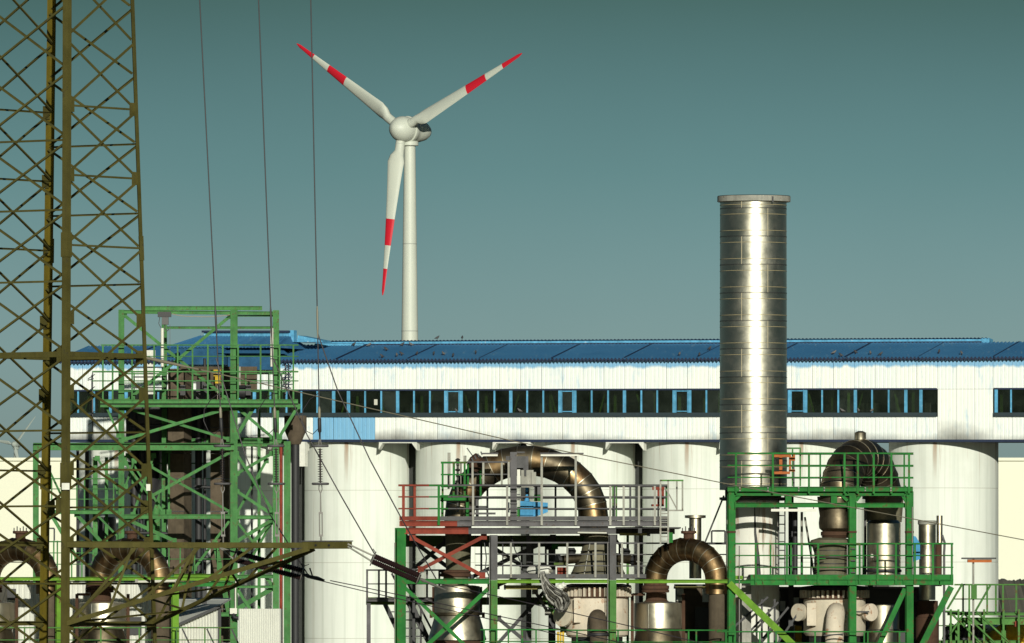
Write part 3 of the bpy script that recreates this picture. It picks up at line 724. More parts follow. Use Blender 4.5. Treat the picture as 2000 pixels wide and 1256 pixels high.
for j, (xb, xt, yb, lab) in enumerate(DL):
    base = armpt(xb, yb); Yd = base.y; S = k(Yd)
    def Q(y):
        f = (yb - y) / (yb + 60.0) * (1.0 if y < 870 else 1.0)
        fx = xb - 2 * (yb - y) / 188 if y > 870 else xb - 2 - (xb - 2 - xt) * (870 - y) / 870.0
        return P(fx, y, Yd)
    it = thing('tension_insulator', lab, 'insulator', tuple(base), 'tension insulators standing on the crossarm')
    part(it, 'eye_bolt', sweep([Q(1060), Q(1048)], 1.6 * S, 8), HARDW, 40)
    for s in (-1, 1): part(it, 'turnbuckle_bar', sweep([Q(1046) + V((s * 2.6 * S, 0, 0)), Q(1002) + V((s * 2.6 * S, 0, 0))], 1.1 * S, 6), HARDW, 40)
    for y in (1046, 1002): part(it, 'turnbuckle_end', boxc(Q(y), (4 * S, 0, 0), (0, 2 * S, 0), (0, 0, 2 * S)), HARDW)
    part(it, 'link_rod', sweep([Q(1002), Q(960)], [1.5 * S, 1.0 * S], 6), HARDW, 40)
    for s in (-1, 1): part(it, 'clevis', sweep([Q(964), Q(956) + V((s * 3.2 * S, 0, 0)), Q(947) + V((s * 2.6 * S, 0, 0))], 1.0 * S, 6), HARDW, 40)
    ring(it, Q(945), V((1, 0, 0)), V((0, 1, 0)), 15 * S, 2.3 * S, GREY, 'arcing_ring')
    ribbed(it, Q(943), Q(876), 14, 1.7 * S, 5.2 * S)
    ring(it, Q(871), V((1, 0, 0)), V((0, 1, 0)), 15 * S, 2.3 * S, GREY, 'arcing_ring')
    for s in (-1, 1): part(it, 'clevis', sweep([Q(872) + V((s * 3 * S, 0, 0)), Q(850)], 1.0 * S, 6), HARDW, 40)
    part(it, 'socket_link', sweep([Q(858), Q(845), Q(843), Q(818), Q(816)], [1.6 * S, 2.0 * S, 3.6 * S, 3.6 * S, 2.2 * S], 10), DARK, 40)
    part(it, 'end_clamp', sweep([Q(818), Q(812), Q(800), Q(794)], [2.2 * S, 3.0 * S, 3.0 * S, 1.2 * S], 10), WIREP, 40)
    wname = ['right', 'middle', 'left'][j]
    wt_ = thing('down_wire', 'thin grey wire running up from the %s vertical insulator out of the frame' % ['crossarm tip', 'middle', 'left'][j], 'wire', tuple(Q(794)), 'steep wires above the crossarm')
    part(wt_, 'strand', sweep([Q(y) for y in (796, 640, 400, 100, -160)], 1.15 * S, 8), WIRE, 50)
    part(wt_, 'armour_sleeve', sweep([Q(y) for y in (660, 640, 610, 598)], [1.2 * S, 2.0 * S, 2.0 * S, 1.2 * S], 8), WIREP if j == 0 else WIRE, 50)
    part(wt_, 'jumper_loop', sweep([Q(768) + V((-1 * S, 0, 0)), Q(780) + V((-18 * S, .1, 0)), Q(800) + V((-32 * S, .15, 0)), Q(822) + V((-34 * S, .15, 0)), Q(842) + V((-26 * S, .1, 0)), Q(848) + V((-14 * S, .05, 0)), Q(838) + V((-3 * S, 0, 0))], .8 * S, 6), WIRE, 60)
    DLT.append(Q)
def cable(label, pts, r_px, mat, name='wire', group=None, sag=0.0):
    """pts: (px, py, depth)"""
    W = [P(*p) for p in pts]; out = []
    for i in range(len(W) - 1):
        n = 10
        for q in range(n if i < len(W) - 2 else n + 1):
            f = q / n; p = lerp(W[i], W[i + 1], f); p.z -= sag * 4 * f * (1 - f); out.append(p)
    S = k(pts[0][2]); return solo(name, label, 'wire', sweep(out, r_px * S, 6), mat, out[0], group, smooth=60)
Y1, Y2, Y3 = [armpt(x, 1058).y for x in (627, 541, 436)]
cable('thin dark wire slanting from the right down wire to the right strain insulator', [(620, 650, Y1), (660, 764, Y1), (723, 899, Y1), (787, 1018, Y1 + .5), (852, 1131, Y1 + 1)], 1.2, WIRE, 'jumper_wire')
cable('thin dark wire slanting from the middle down wire across the white silo', [(534, 700, Y2), (600, 850, Y2), (668, 972, Y2), (735, 1088, Y2 + 1)], 1.2, WIRE, 'jumper_wire')
cable('thin dark wire slanting from the left down wire across the green tower', [(422, 700, Y3), (478, 886, Y3), (526, 1003, Y3), (600, 1120, Y3 + 1)], 1.2, WIRE, 'jumper_wire')
# long ground wire with its grip
a0 = leg_pt('A', 698); gw = thing('ground_wire', 'long pale wire running from the pylon leg down across to the right edge', 'wire', tuple(a0))
gp = [(px_of(a0), 698, a0.y), (395, 723, a0.y + 1), (580, 765, a0.y + 4), (1000, 861, a0.y + 10), (1420, 945, a0.y + 17), (2060, 1066, a0.y + 28)]
part(gw, 'strand', sweep([P(*q) for q in gp], .014, 6), WIREP, 60)
part(gw, 'dead_end_grip', sweep([P(*gp[0]), lerp(P(*gp[0]), P(*gp[1]), .5), P(*gp[1])], [.045, .038, .016], 8), WIREP, 60)
# strain insulators
def strain(a_, b_, sep, label, Ya, Yb_):
    A, B = P(*a_, Ya), P(*b_, Yb_); t_ = thing('strain_insulator', label, 'insulator', tuple(A), 'double strain insulators of the crossarm'); S = k(Ya)
    d = (B - A).normalized(); up = V((-d.z, 0, d.x)).normalized() * sep * S * .5
    if up.z < 0: up = -up
    for s in (-1, 1):
        ribbed(t_, A + up * s, B + up * s, round((B - A).length / S / 5.2), 2.2 * S, 5.6 * S)
    for p, s in ((A, -1), (B, 1)):
        part(t_, 'yoke_plate', boxc(p + d * s * 3 * S, d * 3 * S, up * 1.5, V((0, 1, 0)) * .8 * S), DARK)
        ring(t_, p + d * s * 2 * S, up.normalized(), V((0, 1, 0)), 14 * S, 1.1 * S, HARDW, 'arcing_ring')
        part(t_, 'arcing_horn', sweep([p + up, p + up * 2.4 + d * s * 3 * S, p + up * 3.2 + d * s * 12 * S], 1.0 * S, 6), HARDW, 50)
    return t_, A, B, d, up
t1, A1, B1, d1, u1 = strain((730, 1092), (816, 1129), 11, 'dark ribbed double strain insulator in front of the bright green column', Y1 - .5, Y1 + .5)
for s in (-1, 1):
    tpe = tp + ad_ * .62; part(t1, 'link_bar', sweep([tpe + V((0, 0, .03 * s)), A1 + u1 * s - d1 * .04], .022, 8), PGREY, 40)
part(t1, 'dead_end_clamp', sweep([B1 + d1 * .08, B1 + d1 * .22, B1 + d1 * .24, B1 + d1 * .42, B1 + d1 * .5, B1 + d1 * .95], [.03, .05, .03, .03, .035, .018], 8), HARDW, 40)
t2, A2, B2, d2, u2 = strain((462, 1087), (588, 1121), 14, 'dark ribbed double strain insulator hanging under the middle of the crossarm', Y3 - .3, Y3 + .8)
for s in (-1, 1):
    q0 = armpt(430, 1070); part(t2, 'link_bar', sweep([q0, A2 + u2 * s - d2 * .04], .022, 8), PGREY, 40)
part(t2, 'dead_end_clamp', sweep([B2 + d2 * .08, B2 + d2 * .2, B2 + d2 * .26, B2 + d2 * .5, B2 + d2 * .7], [.03, .055, .03, .05, .02], 8), DARK, 40)
part(t2, 'clamp_handle', sweep([B2 + d2 * .35, B2 + d2 * .30 + V((0, 0, .12)), B2 + d2 * .26 + V((0, 0, .2))], .018, 6), DARK, 40)
cable('upper of two thin wires running right from the middle strain insulator', [(645, 1134, Y3 + 1), (700, 1145, Y3 + 1.6), (1080, 1226, Y3 + 5), (1300, 1274, Y3 + 8)], 1.0, WIRE)
cable('lower of two thin wires running right from the middle strain insulator', [(600, 1128, Y3 + 1), (700, 1152, Y3 + 1.6), (1080, 1237, Y3 + 5), (1300, 1288, Y3 + 8)], 1.0, WIRE)
cable('thin wire running right and down from the right strain insulator past the tanks', [(856, 1140, Y1 + 1), (1010, 1173, Y1 + 3), (1231, 1223, Y1 + 6), (1480, 1282, Y1 + 9)], 1.0, WIRE)
# ================================================================== green hoist tower in front of the silos
YT0, YT1 = 541.0, 547.0
tow = thing('hoist_tower', 'tall pale green steel hoist tower with railed top deck behind the pylon', 'tower', (P(390, 0, YT0).x, YT0, 0))
def tm(name, a, b_, w_, Y=YT0, mat=GREEN2, kind='box', d=None, Yb=None): return mem(tow, name, a, b_, w_, mat, Y, kind, Yb=Yb, d=d)
GB = 1615   # photo row of the ground at this depth (below the frame)
for x, y, w_, Y in ((237, 605, 11, YT0), (457, 603, 14, YT0), (539, 606, 12, YT0), (561, 862, 13, YT0 - .6), (321, 616, 10, YT1), (506, 800, 6, YT1), (70, 868, 11, YT0), (186, 893, 9, YT0 + 1.5), (208, 893, 6, YT0 + 2.5), (290, 893, 6, YT1)):
    tm('column', (x, GB), (x, y), w_, Y, kind='H', d=.32)
DG = GREEN2
for (x0, y0, x1, y1, w_, Y) in ((281, 602, 512, 602, 8, YT1), (234, 609, 545, 612, 7, YT0), (450, 617, 545, 617, 3, YT0 + .2), (196, 784, 582, 784, 8, YT0 - .9), (196, 792, 582, 792, 7, YT0 - .75),
        (65, 873, 457, 873, 13, YT0 - .3), (457, 869, 541, 869, 6, YT0), (65, 866, 457, 866, 2, YT0 - .5), (240, 1009, 455, 1009, 9, YT0), (90, 1000, 240, 1000, 8, YT0), (455, 1010, 537, 1010, 7, YT0),
        (455, 1146, 537, 1146, 5, YT0), (240, 1126, 537, 1126, 7, YT0), (455, 858, 540, 858, 8, YT1), (320, 860, 560, 862, 8, YT1), (240, 1200, 537, 1200, 8, YT0), (320, 640, 535, 640, 5, YT1 + .1)):
    tm('beam', (x0, y0), (x1, y1), w_, Y, kind='I', d=.25)
for (a_, b_, w_, Y) in (((243, 616), (449, 783), 6, YT0 + .1), ((449, 618), (327, 719), 6, YT0 + .3), ((327, 719), (247, 783), 6, YT0 + .3), ((245, 858), (447, 797), 6, YT0 + .1), ((245, 797), (447, 858), 5, YT0 + .35),
        ((462, 852), (497, 794), 7, YT0 + .1), ((464, 797), (536, 858), 6, YT0 + .3), ((546, 853), (582, 794), 6, YT0 - .2), ((208, 795), (232, 850), 4, YT0 - .3), ((294, 970), (450, 883), 6, YT0 + .1), ((294, 911), (450, 1000), 5, YT0 + .35),
        ((245, 905), (294, 970), 5, YT0 + .35), ((462, 886), (531, 996), 6, YT0 + .1), ((463, 925), (531, 886), 6, YT0 + .4), ((463, 1002), (520, 900), 5, YT0 + 1.0), ((463, 960), (531, 1004), 6, YT0 + .5), ((463, 1057), (531, 1016), 7, YT0 + .2),
        ((462, 1018), (497, 1062), 5, YT0 + .1), ((490, 1064), (531, 1018), 7, YT0 + .6), ((463, 1140), (531, 1020), 5, YT0 + 1.2), ((463, 1060), (531, 1142), 6, YT0 + .3), ((463, 1190), (531, 1150), 9, YT0 + .4), ((463, 1150), (531, 1256), 6, YT0 + .3),
        ((243, 1012), (340, 1056), 7, YT0 + .3), ((450, 1015), (380, 1110), 5, YT0 + .4), ((420, 1060), (448, 1200), 10, YT0 + .5), ((90, 905), (130, 990), 4, YT0 + 1), ((100, 1005), (150, 1090), 7, YT0 + .4), ((150, 1005), (235, 1100), 7, YT0 + .4), ((190, 1006), (232, 1050), 4, YT0 + .4), ((232, 960), (190, 895), 4, YT0 + .4),
        ((243, 895), (262, 940), 5, YT0 + 1.2), ((262, 900), (245, 950), 4, YT0 + 1.4), ((260, 1005), (300, 890), 5, YT0 + 2), ((250, 890), (318, 1000), 4, YT0 + 3), ((330, 880), (330, 1000), 4, YT0 + 4)):
    tm('brace', a_, b_, w_, Y, kind='L', d=.12)
    for q in (a_, b_): part(tow, 'gusset_plate', box(q[0] - 5, q[1] - 5, q[0] + 5, q[1] + 5, Y - .04, .03), GREEN2)
deck(tow, 196, 582, 787, 790, YT0 - .85, 7.0, DARK); deck(tow, 66, 457, 868, 871, YT0 - .3, 6.0, DARK); deck(tow, 457, 541, 866, 868, YT0 + .2, 2.5, DARK)
deck(tow, 90, 240, 998, 1001, YT0 + .3, 2.2, DARK); deck(tow, 457, 537, 1012, 1014, YT0 + .3, 2.2, DARK)
# railings of the top deck: near fence and the tall rear cage
rails(tow, 180, 583, (726, 744, 762), DG, YT0 - .9, 3.2)
posts(tow, (201, 220, 258, 301, 347, 376, 406, 435, 465, 509, 546, 573), 674, 784, DG, YT0 - .9, 3.2)
rails(tow, 197, 583, (674, 696), DG, YT0 - .9, 2.6)
rails(tow, 240, 560, (730, 748, 765), DG, YT1 + .4, 2.6); posts(tow, (262, 285, 330, 390, 480, 525, 550), 728, 784, DG, YT1 + .4, 2.8)
rails(tow, 90, 235, (935, 955, 975), DG, YT0, 2.4); posts(tow, (101, 120, 150, 165, 222), 935, 1000, DG, YT0, 2.6)
rails(tow, 330, 455, (1070, 1092), DG, YT0 - .2, 2.2); posts(tow, (330, 352, 380, 425), 1066, 1126, DG, YT0 - .2, 2.6)
rails(tow, 240, 456, (905, 935), DG, YT1, 2.4)
# lamps, hook and hoist hung on the tower
for x, lab in ((317, 'white vertical tube lamp on the left rear post of the green tower'), (531, 'white vertical tube lamp on the right post of the green tower')):
    lt = thing('tube_lamp', lab, 'lamp', tuple(P(x, 716, YT0 - .3)), 'tube lamps on the hoist tower')
    part(lt, 'tube', beam(P(x, 716, YT0 - .3), P(x, 641, YT0 - .3), .19, .16, 'o8'), LAMPW, 40)
    for y in (650, 706): part(lt, 'bracket', beam(P(x - 3, y, YT0 - .15), P(x + 5, y, YT0 - .15), .07, .1), DARK)
hk = thing('hook_trolley', 'small black hook trolley under the top beam of the green tower', 'hoist', tuple(P(322, 640, YT0)))
part(hk, 'trolley', box(308, 609, 334, 619, YT0 - .25, .5), DARK); part(hk, 'block', box(316, 619, 329, 634, YT0 - .2, .4), BLACK)
part(hk, 'cable', sweep([P(312, 620, YT0), P(310, 632, YT0), P(314, 640, YT0)], .02, 6), BLACK, 50); part(hk, 'chain', beam(P(332, 634, YT0), P(332, 690, YT0), .025), WIRE)
part(hk, 'hook', sweep([P(322, 634, YT0), P(322, 642, YT0), P(326, 647, YT0), P(330, 643, YT0)], .03, 6), BLACK, 50)
yh = thing('chain_hoist', 'small yellow chain hoist hanging inside the green tower railing', 'hoist', tuple(P(425, 750, YT0)))
part(yh, 'motor', box(417, 722, 434, 735, YT0 - .3, .4), YELLOW); part(yh, 'gear_case', box(420, 735, 430, 749, YT0 - .25, .35), YELLOW)
part(yh, 'band', box(416.5, 731, 434.5, 733, YT0 - .33, .45), DARK); part(yh, 'chain', beam(P(425, 749, YT0), P(425, 783, YT0), .03), WIREP)
fest = cable('pale slack cable looping below the top beam of the green tower', [(336, 613, YT0 - .2), (380, 618, YT0 - .2), (449, 615, YT0 - .2)], .9, WIREP, 'festoon_cable', sag=.06)
# rust downpipe and dark riser next to the right columns
solo('rust_downpipe', 'thin rusty red downpipe beside the right column of the green tower', 'pipe', sweep([P(549, GB, YT0 + .2), P(549, 870, YT0 + .2)], .10, 10), RED, P(549, GB, YT0 + .2), smooth=40)
# dark pipework packed into the tower
tp_ = thing('tower_pipework', 'dark pipes and tanks packed between the columns of the green tower', 'pipes', (P(300, 0, YT1 - 2).x, YT1 - 2, 0))
for x, r_, y0 in ((262, 7, 800), (276, 4, 880), (305, 9, 875), (388, 7, 800), (400, 3, 700), (492, 2, 870), (170, 4, 880), (152, 2.5, 880)):
    rev(tp_, 'vertical_pipe', x, YT1 - 1 + (x % 3), [(r_, y0), (r_, GB)], DARK if x % 2 == 0 else GREEN2, 16)
for y, x0, x1 in ((830, 250, 330), (905, 245, 300), (950, 380, 412), (1040, 240, 330), (1090, 245, 455), (1170, 380, 450)):
    part(tp_, 'cross_pipe', sweep([P(x0, y, YT1 - 1.2), P(x1, y + 2, YT1 - 1.2)], 3.2 * k(YT1), 10), DARK, 40)
rev(tp_, 'cyclone', 290, YT1 + .6, [(26, 880), (28, 890), (28, 940), (8, 1000), (6, 1060)], DARK, 28); rev(tp_, 'cyclone', 205, YT1 + 1.5, [(20, 1010), (22, 1016), (22, 1050), (6, 1100)], DARK, 28)
for y in (716, 735, 756): part(tp_, 'cable_tray', box(260, y, 318, y + 2.5, YT1 - .6, .3), DARK)
for x in (352, 396, 424, 480): part(tp_, 'small_valve', box(x, 752, x + 10, 772, YT1 - 3.6, .5), DARK)
# brown rectangular ducts
for x0, x1, xs_, lab in ((328, 359, 373, 'left wide brown rectangular duct rising inside the green tower'), (411, 447, 449, 'right brown rectangular duct rising inside the green tower')):
    dt = thing('elevator_duct', lab, 'duct', (P(x0, 0, YT1 - 1.5).x, YT1 - 1.5, 0), 'brown elevator ducts in the green tower')
    ys = [720, 792, 836, 886, 936, 1000, 1062, 1126, 1190, 1256, 1330, GB]
    for y0, y1 in zip(ys, ys[1:]):
        a_, b_ = P(x0, y1 - .8, YT1 - 1.5), P(x1, y0, YT1 - 1.5); dd = AWAY * 1.2 + V(((xs_ - x1) * k(545) - AWAY.x * 1.2, 0, 0))
        A = [V((a_.x, a_.y, a_.z)), V((b_.x, a_.y, a_.z)), V((b_.x, a_.y, b_.z)), V((a_.x, a_.y, b_.z))]; B = [p + dd for p in A]
        part(dt, 'duct_section', (A + B, [(0, 1, 2, 3), (7, 6, 5, 4), (0, 4, 5, 1), (1, 5, 6, 2), (2, 6, 7, 3), (3, 7, 4, 0)]), BROWN)
        part(dt, 'flange', box(x0 - 1.2, y1 - 2.0, x1 + 1.2, y1 - .6, YT1 - 1.56, 1.0), DARK)
cv = thing('conveyor_housing', 'dark conveyor housing below the top deck of the green tower', 'conveyor', tuple(P(420, 868, YT1 + 1)))
part(cv, 'casing', box(246, 798, 456, 858, YT1 + 1.0, 2.2), DARK); part(cv, 'casing_ridge', box(260, 790, 450, 799, YT1 + 1.3, 1.6), DARK)
part(cv, 'hopper', (lambda A: (A + [p + V((0, 2, 0)) for p in A], [(0, 1, 2, 3), (7, 6, 5, 4), (0, 4, 5, 1), (1, 5, 6, 2), (2, 6, 7, 3), (3, 7, 4, 0)]))([P(300, 905, YT1 + 1.1), P(330, 905, YT1 + 1.1), P(405, 857, YT1 + 1.1), P(262, 857, YT1 + 1.1)]), DARK)
mc = thing('drive_machine', 'dark drive unit standing on the top deck of the green tower', 'machine', tuple(P(400, 783, YT1 - 3)))
part(mc, 'housing', box(383, 742, 412, 783, YT1 - 2.4, 1.5), DARK); part(mc, 'motor', sweep([P(448, 765, YT1 - 3), P(490, 765, YT1 - 3)], .38, 16), DARK, 40); part(mc, 'head_box', box(352, 716, 452, 742, YT1 - .4, 1.0), BROWN)
part(mc, 'panel', box(462, 716, 502, 762, YT1 + .5, .3), BROWN); part(mc, 'conduit', beam(P(468, 762, YT1 + .4), P(468, 716, YT1 + .4), .12), PGREY)
rb = thing('pipe_riser', 'dark cyclone riser standing right of the green tower under the gallery', 'pipe', (P(572, 0, YT0 + 3).x, YT0 + 3, 0))
rev(rb, 'riser', 577, YT0 + 5, [(8, 868), (8, GB)], DARK, 20); rev(rb, 'cyclone', 577, YT0 + 5, [(22, 812), (22, 840), (10, 868)], BROWN, 24)
# far ladder cage on the wall
lc = thing('wall_ladder', 'small dark ladder cage on the white gallery wall beside the green tower', 'ladder', tuple(wall(575, 770, .3)))
for x in (561, 567): part(lc, 'stile', beam(wall(x, 770, .25), wall(x, 706, .25), .07), NAVY)
for y in (710, 726, 738, 752): part(lc, 'hoop', beam(wall(556, y, .3), wall(580, y - 1, .8), .06), NAVY)
for y in (718, 733, 745): part(lc, 'strut', beam(wall(556, y + 6, .3), wall(579, y - 6, .8), .04), NAVY)
lc2 = thing('wall_bracket', 'small dark pole and brackets on the left end of the gallery wall', 'ladder', tuple(wall(187, 850, .5)))
part(lc2, 'pole', beam(wall(187, 845, .5), wall(187, 728, .5), .07), GREY)
for y in (736, 760, 808, 826): part(lc2, 'arm', beam(wall(176, y + 4, .3), wall(196, y - 4, .9), .05), GREY)

# ================================================================== left plant (behind the pylon)
YL = 300.0
def gores(t, c_, R_, r_, Y, yaw, n, mat, a0=180, a1=0, rz=None, name='pipe_segment', bands=True, bmat=None, bandr=1.03):
    """half-torus pipe bend made of mitred segments; sizes in px"""
    S = k(Y); C = P(*c_, Y); u = V((math.cos(R(yaw)), math.sin(R(yaw)), 0)); rz = rz or R_
    def pt(a): return C + u * math.cos(R(a)) * R_ * S / math.cos(R(yaw)) + V((0, 0, math.sin(R(a)) * rz * S))
    def frame(a):
        e = .5; tg = (pt(a - e) - pt(a + e)).normalized(); nn = u.cross(V((0, 0, 1))).normalized(); s = tg.cross(nn).normalized(); return s, nn
    m_ = 28
    for i in range(n):
        b0, b1 = a0 + (a1 - a0) * i / n, a0 + (a1 - a0) * (i + 1) / n; vs_ = []
        for j, (aa, rr) in enumerate(((b0, r_), (b1, r_ * 1.012))):
            s, nn = frame(aa); p = pt(aa)
            vs_ += [p + (s * math.cos(2 * math.pi * q / m_) + nn * math.sin(2 * math.pi * q / m_)) * rr * S for q in range(m_)]
        fs = [(x * m_ + q, x * m_ + (q + 1) % m_, (x + 1) * m_ + (q + 1) % m_, (x + 1) * m_ + q) for x in range(1) for q in range(m_)]
        o = part(t, name, (vs_, fs), mat if not isinstance(mat, list) else mat[i % len(mat)], 40)
        if bands and i < n - 1:
            s, nn = frame(b1); p = pt(b1); tg = s.cross(nn); w2 = .8 * S; vs_ = []
            for (dd, rr) in ((-w2, r_ * 1.009), (-w2 * .7, r_ * bandr), (w2 * .7, r_ * bandr), (w2, r_ * .99)):
                vs_ += [p + tg * dd + (s * math.cos(2 * math.pi * q / m_) + nn * math.sin(2 * math.pi * q / m_)) * rr * S for q in range(m_)]
            fs = [(x * m_ + q, x * m_ + (q + 1) % m_, (x + 1) * m_ + (q + 1) % m_, (x + 1) * m_ + q) for x in range(3) for q in range(m_)]
            part(o, 'seam_band', (vs_, fs), bmat or STEEL, 40)
    return pt
def exhaust(cx, label, g, Yc=301.6, first=None):
    if first is not None: return copy_tree(first, None, (P(cx, 0, Yc).x - P(1340, 0, Yc).x, 0, 0), label, g)
    t = thing('exhaust_bend', label, 'pipe', (P(cx, 0, Yc).x, Yc, P(0, 1140, Yc).z), g)
    gores(t, (cx, 1132), 59.5, 22.5, Yc, -28, 11, STEELB, 180, 0)
    rev(t, 'top_nozzle', cx + 5, Yc, [(10, 1060), (10, 1043), (15, 1042), (15, 1037), (4, 1037)], RUST, 24)
    for q in range(5): part(t, 'bolt', beam(P(cx - 7 + q * 6, 1037, Yc - .12), P(cx - 7 + q * 6, 1031 - (q % 2) * 3, Yc - .12), .035), DARK)
    ub = math.tan(R(-28)) * 59.5 * k(Yc); Yl, Yr = Yc - ub, Yc + ub
    rev(t, 'right_leg', cx + 59.5, Yr, [(22.6, 1132), (22.6, 1160)], STEELB, 28); rev(t, 'right_duct', cx + 63, Yr, [(19, 1160), (19, 1990)], BROWN, 28)
    rev(t, 'flange', cx - 60, Yl, [(22.5, 1130), (22.5, 1143), (27, 1144), (27, 1150), (25, 1151), (27, 1152), (27, 1157), (19, 1158)], RUST, 32)
    rev(t, 'neck', cx - 58, Yl, [(20, 1158), (21, 1172), (26, 1176)], RUST, 32)
    rev(t, 'drum', cx - 55, Yl, [(26, 1175), (46, 1178), (46.5, 1180), (46.5, 1227), (45, 1229)], STEEL, 48)
    for dx in (-18, 12): part(t, 'drum_seam', beam(P(cx - 55 + dx, 1227, Yl - .70), P(cx - 55 + dx, 1180, Yl - .70), .02, .03), GALV)
    rev(t, 'lower_cone', cx - 55, Yl, [(40, 1229), (44, 1240), (52, 1275), (52, 1990)], STEELD, 48)
    for s in (-1, 1): mem(t, 'support_post', (cx - 55 + s * 50.5, 1990), (cx - 55 + s * 50, 1160), 6, RUST, Yl + .1)
    mem(t, 'support_arm', (cx - 105, 1161), (cx - 80, 1161), 5, RUST, Yl + .1)
    return t
ex0 = exhaust(1340, 'browned steel pipe bend over a polished drum left of the stack base', 'small exhaust bends')
exhaust(253, 'browned steel pipe bend over a polished drum behind the crossarm', 'small exhaust bends', first=ex0)
exhaust(35, 'browned steel pipe bend at the left edge behind the pylon leg', 'small exhaust bends', first=ex0)
lp = thing('bend_rack', 'yellow green steel frame carrying the two left pipe bends behind the pylon', 'steel frame', (P(200, 0, YL).x, YL, 0))
mem(lp, 'beam', (-60, 1130.5), (462, 1130.5), 7, LIME, YL, 'I', d=.2); mem(lp, 'beam', (330, 1141), (456, 1141), 9, GREEN, YL + .15, 'I', d=.2)
mem(lp, 'beam', (340, 1124), (456, 1124), 6, LIME, YL + .3, 'I', d=.2); mem(lp, 'beam', (-60, 1131), (462, 1131), 6, DARK, YL + 4.5, 'I', d=.2)
for x in (-30, 116, 342): mem(lp, 'column', (x, 1990), (x, 1134), 13, LIME, YL + .15, 'H', d=.22, rot=12)
for x in (20, 170, 400): mem(lp, 'column', (x, 1990), (x, 1134), 8, DARK, YL + 4.5, 'H', d=.22)
deck(lp, -60, 350, 1134.5, 1136.5, YL + .1, 1.0, DARK)
rails(lp, -40, 460, (1226, 1250), PALEG, YL - .4, 2.6); posts(lp, (48, 123, 197, 272, 345, 400, 430), 1226, 1300, PALEG, YL - .4, 2.8)
rails(lp, -40, 60, (1076, 1098), DARK, YL + 4, 2.6); rails(lp, 70, 190, (1058, 1080, 1102), GREEN2, YL + 6, 2.6); posts(lp, (82, 105, 112, 140, 160, 182), 1056, 1128, GREEN2, YL + 6, 2.8)
mem(lp, 'guard_frame', (88, 1032), (106, 1032), 3, DARK, YL + 6); mem(lp, 'guard_frame', (106, 1032), (106, 1056), 3, DARK, YL + 6)
lf = thing('tube_lamp', 'bright horizontal tube lamp under the yellow green beam beside the right bend', 'lamp', tuple(P(305, 1136, YL - .2)))
part(lf, 'tube', beam(P(268, 1136.5, YL - .25), P(343, 1134.5, YL - .25), .09, .09, 'o8'), LAMPW, 40)
for x in (267, 345): part(lf, 'end_cap', boxc(P(x, 1135.5, YL - .25), (.05, 0, 0), (0, .06, 0), (0, 0, .07)), PGREY)
# corrugated sheds
m, t, b = newmat('white_corrugated'); WCORR = m
c = mixc(t, noise(t, 1.2, 5), (.58, .585, .53), (.70, .70, .63)); c = mixc(t, stepf(t, noise(t, 1.0, 5, stretch=(6, 6, .4)), .56, .72, 0, .5), c, (.30, .27, .22))
t.links.new(c, b.inputs['Base Color']); b.inputs['Roughness'].default_value = .6
def corrsheet(t_, x0, x1, y0a, y0b, y1, Y, pitch, mat, name='wall_sheet', amp=.03):
    n = max(1, int((x1 - x0) / pitch)) * 6; vs_ = []
    for i in range(n + 1):
        f = i / n; x = x0 + (x1 - x0) * f; d = amp * math.cos(2 * math.pi * i / 6)
        vs_ += [P(x, y1, Y) + V((0, d, 0)), P(x, y0a + (y0b - y0a) * f, Y) + V((0, d, 0))]
    return part(t_, name, (vs_, [(2 * i, 2 * i + 2, 2 * i + 3, 2 * i + 1) for i in range(n)]), mat)
sh = thing('corrugated_shed', 'white corrugated shed wall behind the left pipe bends', 'shed', (P(150, 0, YL + 3.4).x, YL + 3.4, 0))
for x0 in range(14, 300, 52): corrsheet(sh, x0, x0 + 51.6, 1138, 1138, 1990, YL + 3.4 + random.uniform(-.02, .02), 9, WCORR)
part(sh, 'shed_body', box(14, 1139, 326, 1990, YL + 3.5, 4), DARK)
for (x0, y0, x1, y1) in ((14, 1150, 31, 1172), (250, 1205, 276, 1240), (170, 1140, 196, 1150)): part(sh, 'hatch', box(x0, y0, x1, y1, YL + 3.3, .1), DARK)
ln = thing('lean_to', 'small lean to shed with slanting pale roof right of the left frame', 'shed', (P(390, 0, YL + 3).x, YL + 3, 0))
corrsheet(ln, 348, 426, 1218, 1183, 1990, YL + 3, 5.5, WCORR)
R0 = [P(346, 1219, YL + 2.8), P(429, 1182, YL + 2.8), P(452, 1168, YL + 7), P(346, 1168, YL + 7)]
part(ln, 'roof', (R0 + [p - V((0, 0, .05)) for p in R0], [(0, 1, 2, 3), (7, 6, 5, 4), (0, 4, 5, 1), (1, 5, 6, 2), (2, 6, 7, 3), (3, 7, 4, 0)]), WCORR)
part(ln, 'eave_edge', beam(P(346, 1221, YL + 2.76), P(429, 1184.5, YL + 2.76), .09, .05), DARK); part(ln, 'shed_body', box(349, 1222, 425, 1990, YL + 3.15, 3.5), DARK)
mem(ln, 'corner_post', (429, 1990), (429, 1186), 6, DARK, YL + 3)
pb = thing('corrugated_box', 'bright white corrugated enclosure in front of the green tower foot', 'shed', (P(507, 0, YL - 1).x, YL - 1, 0))
corrsheet(pb, 466, 548, 1189, 1189, 1990, YL - 1, 4.2, WCORR, amp=.018); part(pb, 'box_body', box(466.5, 1190, 547.5, 1990, YL - .95, 2.5), WCORR)
for s in range(3): mem(lp, 'stair_string', (356 + s * 48, 1228), (372 + s * 48, 1262), 3, DARK, YL - .3)
jb = thing('junction_box', 'small cream junction box on the green tower column above the white enclosure', 'box', tuple(P(455, 1196, YT0 - .4)))
